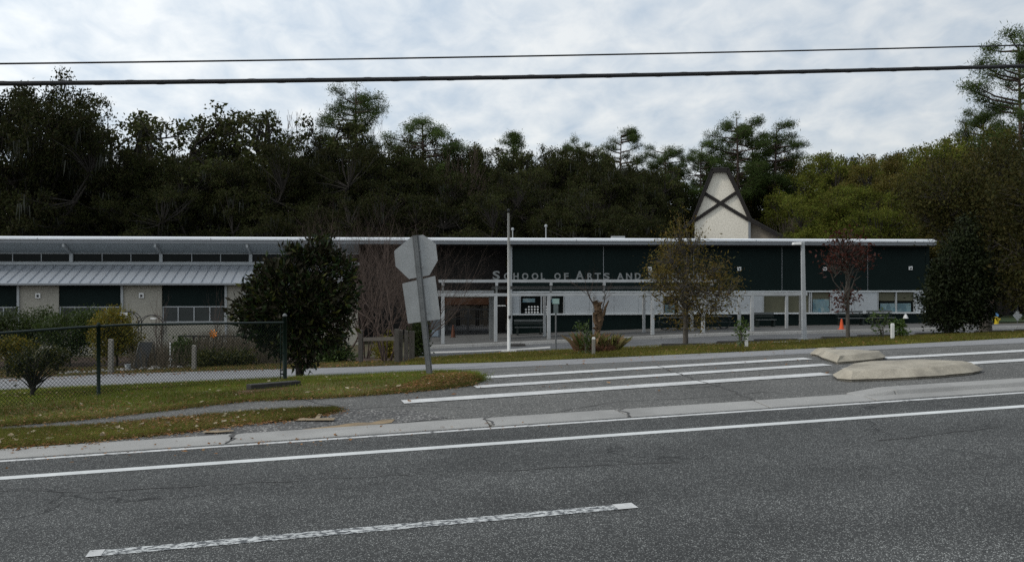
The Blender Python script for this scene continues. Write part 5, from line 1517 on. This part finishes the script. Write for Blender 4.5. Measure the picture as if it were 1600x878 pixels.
near_tree('magnolia_tree', 468, 588, [(458, 465, 58, 48, 52), (382, 488, 20, 17, 20), (400, 455, 20, 15, 20), (427, 425, 22, 15, 22), (466, 402, 22, 18, 22), (500, 384, 15, 16, 16), (512, 408, 18, 18, 18), (534, 420, 14, 18, 16), (540, 455, 16, 16, 18), (543, 492, 13, 18, 16), (520, 528, 20, 16, 22), (432, 533, 26, 16, 24), (396, 512, 22, 13, 20), (470, 520, 34, 34, 34), (474, 556, 14, 20, 16), (415, 490, 28, 28, 28), (500, 480, 34, 36, 34)],
          'dark glossy magnolia with dense low crown beside the fence end post', 'tree', ('bark_dark', 'l_magnolia'), 21, n_cl=980, per=20, spread=.075, L=.13, Wd=.05, trunk_r=.07, limbs=26, up=.25, outw=.45, tw=.006)
# leafy sprouts at its foot are part of the crown above; bare shrubs behind it
for px, py, h_, sd, lab, wd in ((528, 566, 290, 31, 'leafless many-stemmed shrub just right of the magnolia', 1.0), (603, 566, 300, 32, 'leafless many-stemmed shrub behind the wooden rail fence', 1.1), (570, 560, 285, 33, 'taller leafless shrub between the two bare ones', .8), (650, 556, 345, 34, 'leafless shrub behind the road sign', .9)):
    p = at(px, py); rng = np.random.default_rng(sd); H = zat(h_, p.y) - p.z
    gq = Geo(); ns = 8
    for j in range(ns):
        az = j * 2.4; ln = rng.uniform(.15, .75) * wd
        grow(rng, H * rng.uniform(.34, .42), .036, 4, [4, 4, 4, 4], [28, 36, 40, 44], [.72, .66, .62, .6], up=.10, wander=.12, t0=.4, d0=unit(np.array([math.cos(az) * ln, math.sin(az) * ln, 1.0])), geo=gq, p0=(math.cos(az) * .14, math.sin(az) * .14, -.05), sides=(6, 5, 4, 3, 3), rs=.6)
    z = max(c[0][:, 2].max() for c in gq.ch if c[0] is not None)
    o = thing('bare_shrub', p, lab, 'shrub', 'leafless shrubs by the entrance'); o.scale = (H / z,) * 3
    put('branches', gq, M['twig'], o)
near_tree('orange_tree', 1071, 541, [(1078, 440, 72, 52, 60), (1040, 430, 34, 44, 36), (1120, 450, 40, 44, 40), (1068, 380, 40, 34, 36), (1065, 352, 16, 26, 16), (1085, 490, 50, 22, 40)],
          'young tree with thin orange brown foliage over the canopy', 'tree', ('bark', 'l_orange'), 22, n_cl=820, per=9, spread=.23, L=.11, Wd=.035, trunk_r=.09, limbs=46, up=.1, shell=.25, tw=.010, outw=.2, fork=.42)
near_tree('red_leaved_tree', 1325, 530, [(1322, 398, 34, 30, 32), (1300, 410, 20, 22, 20), (1344, 396, 18, 26, 20), (1320, 372, 22, 14, 18), (1318, 466, 26, 16, 26)],
          'slender tree with sparse dark red leaves and a pale trunk', 'tree', ('bark', 'l_red'), 23, n_cl=240, per=6, spread=.17, L=.11, Wd=.055, trunk_r=.065, limbs=26, up=.0, shell=.3, tw=.012, fork=.55)
near_tree('evergreen_tree', 1482, 524, [(1500, 445, 42, 48, 44), (1506, 392, 22, 26, 24), (1512, 356, 10, 20, 12), (1490, 402, 16, 16, 18), (1528, 412, 16, 18, 18), (1470, 438, 18, 18, 20), (1540, 448, 14, 22, 18), (1456, 470, 16, 18, 18), (1474, 494, 26, 18, 24), (1528, 486, 18, 22, 20), (1492, 508, 14, 14, 14)],
          'dense dark evergreen tree in front of the school corner', 'tree', ('bark_dark', 'l_holly'), 24, n_cl=900, per=26, spread=.17, L=.11, Wd=.06, trunk_r=.16, limbs=34, up=.1, tw=.012, shell=.55, outw=.4)
near_tree('broadleaf_tree', 1540, 521, [(1540, 340, 70, 84, 76), (1590, 330, 60, 96, 70), (1490, 320, 56, 60, 56), (1560, 260, 60, 44, 50), (1600, 420, 60, 56, 60), (1450, 310, 40, 56, 44)],
          'large olive brown tree leaning over the right corner of the car park', 'tree', ('bark', 'l_dusk'), 25, n_cl=900, per=42, spread=.34, L=.12, Wd=.06, trunk_r=.22, limbs=44, up=.1, tw=.014, shell=.3)
near_tree('broadleaf_tree', 1655, 520, [(1650, 340, 90, 120, 80), (1600, 300, 50, 60, 50), (1620, 440, 60, 40, 50)],
          'olive tree past the right edge whose branches hang into the photo', 'tree', ('bark', 'l_dusk'), 26, n_cl=560, per=40, spread=.34, L=.12, Wd=.06, trunk_r=.2, limbs=30, up=.1, tw=.014, shell=.3)
near_tree('sapling', 1157, 545, [(1158, 520, 7, 17), (1156, 505, 5, 8)], 'slim leafy sapling beside the white post', 'sapling', ('bark', 'l_green'), 27, n_cl=26, per=6, spread=.05, L=.12, Wd=.05, trunk_r=.02, limbs=6, up=.8, tw=.005)
near_tree('sapling', 1378, 530, [(1376, 503, 15, 12), (1388, 497, 8, 7), (1379, 520, 5, 8)], 'leafy sapling with bright young leaves left of the rounded shrub', 'sapling', ('bark', 'l_green'), 28, n_cl=30, per=4, spread=.07, L=.13, Wd=.06, trunk_r=.025, limbs=8, up=.2, tw=.006)
near_tree('rounded_shrub', 1405, 528, [(1405, 514, 9, 12), (1403, 506, 6, 6)], 'rounded bright green shrub beside the white post', 'shrub', ('bark', 'l_green'), 29, n_cl=70, per=8, spread=.06, L=.10, Wd=.05, trunk_r=.03, limbs=8, up=.2, tw=.006)
near_tree('small_shrub', 917, 555, [(916, 535, 6, 18), (910, 512, 8, 8)], 'small leafy sapling left of the grey post', 'shrub', ('bark', 'l_green'), 30, n_cl=40, per=6, spread=.06, L=.11, Wd=.045, trunk_r=.025, limbs=8, up=.5, tw=.006)
near_tree('clipped_shrub', 52, 622, [(58, 562, 44, 20, 40), (30, 575, 20, 16, 20), (88, 560, 18, 14, 20)], 'small vase shaped shrub behind the chain-link fence', 'shrub', ('bark_dark', 'l_clip'), 31, n_cl=240, per=9, spread=.05, L=.055, Wd=.03, trunk_r=.035, limbs=30, up=.4, tw=.006, shell=.2, fork=.25)
# garden shrubs against the classroom wing
for px, py, d, lobes, lab, mt, sd in (
   (30, 575, 45, [(20, 520, 50, 34, 40), (60, 512, 40, 28, 36), (-40, 515, 60, 34, 40)], 'wide green garden shrub at the left edge below the wing', 'l_garden', 41),
   (110, 572, 44, [(110, 520, 44, 34, 40), (140, 510, 28, 26, 30)], 'green garden shrub between the wide shrub and the yellow one', 'l_garden', 42),
   (182, 566, 42, [(178, 508, 30, 24, 28), (195, 530, 22, 24, 24), (165, 530, 24, 30, 26)], 'yellow leaved garden shrub beside the wire arches', 'l_yellow', 43),
   (12, 580, 38, [(15, 545, 24, 12, 22), (40, 548, 14, 8, 14)], 'low yellowish shrub beside the pale garden post', 'l_yellow', 44),
   (288, 575, 40, [(288, 552, 16, 18, 18)], 'small dark green shrub beside the white stakes', 'l_garden', 45),
   (520, 572, 36, [(516, 556, 22, 14, 20), (540, 560, 10, 10, 10)], 'low leafy shrub behind the magnolia trunk', 'l_green', 46),
   (606, 566, 40, [(604, 548, 14, 18, 16)], 'yellow green shrub behind the wooden rail', 'l_yellow', 47),
   (654, 560, 41, [(655, 530, 9, 28, 14)], 'dark upright shrub between the slim posts and the road sign', 'l_garden', 48),
   (330, 574, 38, [(330, 562, 40, 8, 24), (375, 560, 24, 8, 20)], 'low straggling plants under the black metal rail', 'l_clip', 49)):
    p = on(px, d); rng = np.random.default_rng(sd); k = d / F
    base_py = HY + (CAMZ - p.z) * F / d
    area = sum(l[2] * l[3] for l in lobes)
    tq, cr = envelope(rng, px, base_py, d, lobes, n_cl=int(min(620, 60 + area * .16)), per=24, spread=.15, L=.12, Wd=.045, trunk_r=.05, limbs=12, up=.45, tw=.010, shell=.4)
    tree('garden_shrub', p, lab, 'shrub', tq, cr, ('bark_dark', mt), 'garden shrubs')
# bare saplings and tangled stems in the garden
for px, d, top, lab, sd in ((245, 41, 447, 'thin leafless sapling rising in front of the classroom pier', 51), (254, 41.5, 452, 'second thin leafless sapling by the window', 52), (340, 44, 440, 'leafless sapling in front of the dark panel', 53)):
    p = on(px, d); rng = np.random.default_rng(sd); H = zat(top, d) - p.z
    gq, tips, _ = grow(rng, H * .5, .03, 3, [6, 4, 3], [26, 34, 38], [.55, .6, .6], up=.15, wander=.1, t0=.35, sides=(5, 4, 3, 3))
    z = max(c[0][:, 2].max() for c in gq.ch if c[0] is not None)
    o = thing('bare_sapling', p, lab, 'sapling', 'leafless garden saplings'); o.scale = (H / z,) * 3
    put('branches', gq, M['twig'], o)
rng = np.random.default_rng(61); gq = Geo()
for j in range(3600):
    px = rng.uniform(205, 440); d = rng.uniform(38, 48); p = on(px, d); h = rng.uniform(.3, 1.5) * (1.0 if px > 300 else .7)
    a = rng.normal(size=2) * .25 * h
    v = np.array(p)
    gq.tube([v, v + [a[0] * .4, a[1] * .4, h * .55], v + [a[0], a[1], h]], [.010, .008, .003], 3, cap=False)
put('dry_stalks', gq, plain('dry_stalks', (.095, .075, .05), (.06, .05, .036), 1, .95), kind='stuff')["label"] = 'tangle of dry grey brown stalks in the garden'

# knobbly pruned trunk with ornamental grass
p = at(936, 546); k = p.y / F
rng = np.random.default_rng(71)
sp = thing('pruned_tree', p, 'knobbly pruned brown trunk with short stubs rising from ornamental grass', 'tree')
def PX(x, y, v=0): return np.array([(x - 936) * k, v, (546 - y) * k])
M['peel'] = plain('peeling_brown_bark', (.12, .075, .04), (.055, .036, .022), 6, .9, bstr=1.0, bscale=16, stretch=(2, 2, .8))
q = Geo()
q.tube([PX(936, 548), PX(933, 520), PX(938, 498), PX(934, 482), PX(930, 470)], [.15, .11, .15, .14, .09], 9)
q.tube([PX(936, 500), PX(943, 490, -.1), PX(946, 480), PX(951, 470)], [.085, .07, .05, .025], 7)
q.tube([PX(934, 512), PX(929, 500, -.1), PX(928, 488, -.05)], [.10, .09, .05], 6)
for j in range(30):
    z = rng.uniform(472, 530); x = 935 + rng.normal() * 3
    c = PX(x, z, rng.uniform(-.16, .05)); q.tube([c, c + unit(rng.normal(size=3) + [0, -.5, .5]) * .14], [.07, .03], 6)
put('trunk', q, M['peel'], sp, smooth=True)
gq, tips, _ = grow(rng, .9, .03, 3, [6, 4, 3], [45, 40, 40], [.7, .65, .6], up=.05, wander=.12, p0=PX(930, 480, .1), d0=(-.45, 0, 1), sides=(4, 3, 3, 3))
grow(rng, .8, .025, 3, [5, 4, 3], [40, 40, 40], [.7, .65, .6], up=.05, wander=.12, p0=PX(940, 490, .1), d0=(.35, 0, 1), sides=(4, 3, 3, 3), geo=gq)
put('branches', gq, M['twig'], sp)
def tuft(px, py, h, spread, n, cols, label, seed, w=.005):
    p = at(px, py); r = np.random.default_rng(seed); k = p.y / F
    az = r.uniform(0, 6.28, n); ln = np.abs(r.normal(size=n)) * .34 + .03; H = h * r.uniform(.5, 1.05, n)
    b = np.stack([np.cos(az), np.sin(az), 0 * az], 1) * (r.random((n, 1)) ** .6 * spread * .5)
    dr_ = np.stack([np.cos(az) * ln, np.sin(az) * ln, np.ones(n)], 1); dr_ = unit(dr_)
    sd = np.stack([-np.sin(az), np.cos(az), 0 * az], 1) * w
    m1 = b + dr_ * H[:, None] * .6; tp = m1 + (dr_ * [1.9, 1.9, .55]) * H[:, None] * .38
    V = np.stack([b - sd, b + sd, m1 + sd * .8, tp, m1 - sd * .8], 1).reshape(-1, 3)
    o = put('ornamental_grass', Geo().add(V, np.arange(n * 5).reshape(-1, 5)), leaf_mat('grass_tuft_' + str(seed), cols, .6, .35, .15), loc=p)
    return tag(o, label, 'ornamental grass', 'ornamental grass tufts')
tuft(921, 551, .95, .7, 260, [(.22, .13, .075), (.26, .17, .10), (.12, .13, .035), (.10, .12, .03)], 'reddish ornamental grass left of the pruned trunk', 72)
tuft(951, 550, .85, .7, 260, [(.09, .10, .025), (.15, .13, .05), (.22, .13, .08)], 'green and red ornamental grass right of the pruned trunk', 73)
tuft(938, 552, .4, .7, 200, [(.06, .03, .02), (.09, .045, .025)], 'low reddish brown grass at the foot of the pruned trunk', 74)
tuft(908, 551, .6, .45, 110, [(.24, .13, .09), (.28, .17, .11)], 'short pinkish grass tuft at the left of the clump', 75)

# ---- grass blades and fallen leaves
def inside(poly, x, y):
    P = np.asarray(poly); r = np.zeros(len(x), bool); j = len(P) - 1
    for i in range(len(P)):
        c = ((P[i, 1] > y) != (P[j, 1] > y)) & (x < (P[j, 0] - P[i, 0]) * (y - P[i, 1]) / (P[j, 1] - P[i, 1] + 1e-12) + P[i, 0]); r ^= c; j = i
    return r
def scatter(rng, poly, n, dens=None):
    P = np.asarray(poly); lo, hi = P.min(0), P.max(0); X = np.empty((0, 2))
    while len(X) < n:
        c = rng.uniform(lo, hi, (n * 3, 2)); c = c[inside(poly, c[:, 0], c[:, 1])]
        tx = c[:, 0] / np.maximum(c[:, 1], 1); c = c[np.abs(tx) < .62]
        if dens is not None: c = c[rng.random(len(c)) < dens(c[:, 0], c[:, 1])]
        X = np.concatenate([X, c])
    return X[:n]
def patchy(x, y): return .45 + .3 * np.sin(x * 1.3 + 2 * np.sin(y * .9)) + .25 * np.sin(y * 2.1 + x * .7)
def blades(name, rng, poly, n, h, w, dz, mat, label, dens=None):
    X = scatter(rng, poly, n, dens); z = gv(X[:, 0], X[:, 1]) + dz
    a = rng.uniform(0, 6.28, n); H = h * rng.uniform(.4, 1.3, n)
    b = np.stack([X[:, 0], X[:, 1], z], 1); sd = np.stack([np.cos(a), np.sin(a), 0 * a], 1) * w
    tip = b + np.stack([rng.normal(size=n) * .45 * H, rng.normal(size=n) * .45 * H, H], 1)
    V = np.stack([b - sd, b + sd, tip], 1).reshape(-1, 3)
    o = put(name, Geo().add(V, np.arange(n * 3).reshape(-1, 3)), mat, kind='stuff'); o["label"] = label; return o
def litter(name, rng, poly, n, size, dz, mat, label, dens=None):
    X = scatter(rng, poly, n, dens); z = gv(X[:, 0], X[:, 1]) + dz
    V, Fc = leaf_quads(rng, np.stack([X[:, 0], X[:, 1], z], 1), 1, 0.004, size, size * .6, up=0, flat=.2, fold=.3)
    V = V.reshape(-1, 4, 3); V[:, :, 2] = V[:, :1, 2] + np.abs(V[:, :, 2] - V[:, :1, 2]) * .35 + .004
    o = put(name, Geo().add(V.reshape(-1, 3), Fc), mat, kind='stuff'); o["label"] = label; return o
gr = np.random.default_rng(81)
M['g_green'] = leaf_mat('verge_grass', [(.075, .115, .012), (.115, .145, .018), (.140, .130, .026), (.065, .130, .014)], .6, .4, .15, vary=.5)
M['g_dry'] = leaf_mat('dry_grass', [(.085, .090, .018), (.14, .115, .036), (.075, .095, .016), (.16, .105, .045)], .7, .4, .1, vary=.4)
M['g_lawn'] = leaf_mat('lawn_grass', [(.080, .095, .014), (.125, .120, .020), (.14, .11, .025), (.075, .095, .014)], .6, .4, .15, vary=.45)
M['litter'] = leaf_mat('fallen_leaves', [(.17, .075, .026), (.26, .13, .05), (.10, .05, .022), (.32, .20, .10), (.14, .06, .025)], .8, .2, .1, vary=.2)
M['litter_pale'] = leaf_mat('pale_fallen_leaves', [(.30, .24, .16), (.42, .36, .26), (.20, .14, .08)], .8, .2, .1)
blades('grass', gr, verge_poly, 80000, .05, .0042, .02, M['g_green'], 'short green grass on the verge', lambda x, y: .3 + .7 * patchy(x, y))
blades('grass', gr, verge_poly, 26000, .05, .004, .02, M['g_dry'], 'dry grass mixed through the verge')
blades('grass', gr, strip_poly, 30000, .05, .0042, .015, M['g_dry'], 'thin dry grass on the narrow strip', lambda x, y: .2 + .8 * patchy(x, y))
blades('grass', gr, far_poly, 60000, .075, .009, .03, M['g_lawn'], 'short olive grass on the lawn by the car park')
bed = A((0, 590), (200, 582.5), (400, 577), (560, 573), (640, 570), (650, 563), (560, 566), (300, 571), (0, 577))
blades('grass', gr, bed, 14000, .09, .009, .0, M['g_dry'], 'rough grass along the far side of the driveway')
def edge_dens(x, y):
    a, b = x * CR + y * SR, -x * SR + y * CR
    return np.clip(1.15 - (b - 13.0) / 3.2, .12, 1.0)
litter('fallen_leaves', gr, verge_poly, 3600, .05, .035, M['litter'], 'brown leaves lying along the road side of the verge', edge_dens)
blades('grass', gr, strip_poly, 12000, .05, .0042, .014, M['g_green'], 'green grass showing through the narrow strip', lambda x, y: np.clip(patchy(x, y), 0, 1))
nose = A((590, 616), (700, 606), (752, 597), (750, 590), (725, 585), (690, 586), (650, 598))
litter('fallen_leaves', gr, nose, 3400, .05, .035, M['litter'], 'drift of brown leaves on the tip of the verge')
litter('fallen_leaves', gr, strip_poly, 2000, .05, .03, M['litter'], 'brown leaves covering the narrow grass strip')
litter('fallen_leaves', gr, A((0, 705), (250, 682), (470, 658), (540, 641), (530, 638), (0, 672)), 900, .07, .008, M['litter'], 'brown leaves strewn over the gravel edge')
def along(rng, pix, n, sig):
    P = np.array(A(*pix)); L = np.r_[0, np.cumsum(np.linalg.norm(np.diff(P, axis=0), axis=1))]
    t = rng.uniform(0, L[-1], n); X = np.stack([np.interp(t, L, P[:, 0]), np.interp(t, L, P[:, 1])], 1)
    return X + rng.normal(size=(n, 2)) * sig
def edge_litter(rng, pix, n, sig, size, label):
    X = along(rng, pix, n, sig); z = gv(X[:, 0], X[:, 1]) + .016
    V, Fc = leaf_quads(rng, np.stack([X[:, 0], X[:, 1], z], 1), 1, .003, size, size * .6, up=0, flat=.2, fold=.3)
    V = V.reshape(-1, 4, 3); V[:, :, 2] = V[:, :1, 2] + np.abs(V[:, :, 2] - V[:, :1, 2]) * .35 + .004
    put('fallen_leaves', Geo().add(V.reshape(-1, 3), Fc), M['litter'], kind='stuff')["label"] = label
def edge_blades(rng, pix, n, sig, h, w, mat, label):
    X = along(rng, pix, n, sig); b = np.stack([X[:, 0], X[:, 1], gv(X[:, 0], X[:, 1]) + .005], 1)
    a = rng.uniform(0, 6.28, n); H = h * rng.uniform(.3, 1.4, n); sd = np.stack([np.cos(a), np.sin(a), 0 * a], 1) * w
    tip = b + np.stack([rng.normal(size=n) * .6 * H, rng.normal(size=n) * .6 * H, H], 1)
    put('grass', Geo().add(np.stack([b - sd, b + sd, tip], 1).reshape(-1, 3), np.arange(n * 3).reshape(-1, 3)), mat, kind='stuff')["label"] = label
edge_litter(gr, verge_px, 1500, .13, .05, 'brown leaves gathered along the near edge of the verge')
edge_blades(gr, verge_px, 9000, .07, .06, .004, M['g_dry'], 'ragged grass over the near edge of the verge')
edge_blades(gr, verge_far, 9000, .07, .07, .005, M['g_green'], 'ragged grass over the driveway edge of the verge')
edge_litter(gr, strip_px, 800, .10, .05, 'brown leaves along the path side of the narrow strip')
edge_litter(gr, strip_far, 1400, .16, .05, 'brown leaves spilling from the narrow strip to the shoulder')
edge_blades(gr, strip_px + strip_far, 7000, .06, .05, .004, M['g_dry'], 'ragged grass round the narrow strip')
edge_blades(gr, far_near, 9000, .10, .10, .008, M['g_lawn'], 'ragged grass along the driveway side of the lawn')
edge_litter(gr, [(0, 722), (400, 696), (800, 664)], 120, .25, .045, 'a few leaves caught in the gutter')
litter('fallen_leaves', gr, verge_poly, 220, .07, .05, M['litter_pale'], 'pale dry leaves scattered on the verge')
litter('fallen_leaves', gr, strip_poly, 110, .075, .04, M['litter_pale'], 'pale dry leaves scattered on the narrow strip')
litter('fallen_leaves', gr, A((620, 632), (1300, 600), (1300, 545), (900, 563), (760, 585)), 130, .06, .012, M['litter'], 'a few leaves blown across the crossing')
litter('fallen_leaves', gr, A((-50, 600), (400, 582), (660, 570), (660, 560), (-50, 580)), 1400, .1, .03, M['litter'], 'brown leaves over the garden edge')
litter('fallen_leaves', gr, far_poly, 900, .10, .05, M['litter'], 'brown leaves on the lawn by the car park')
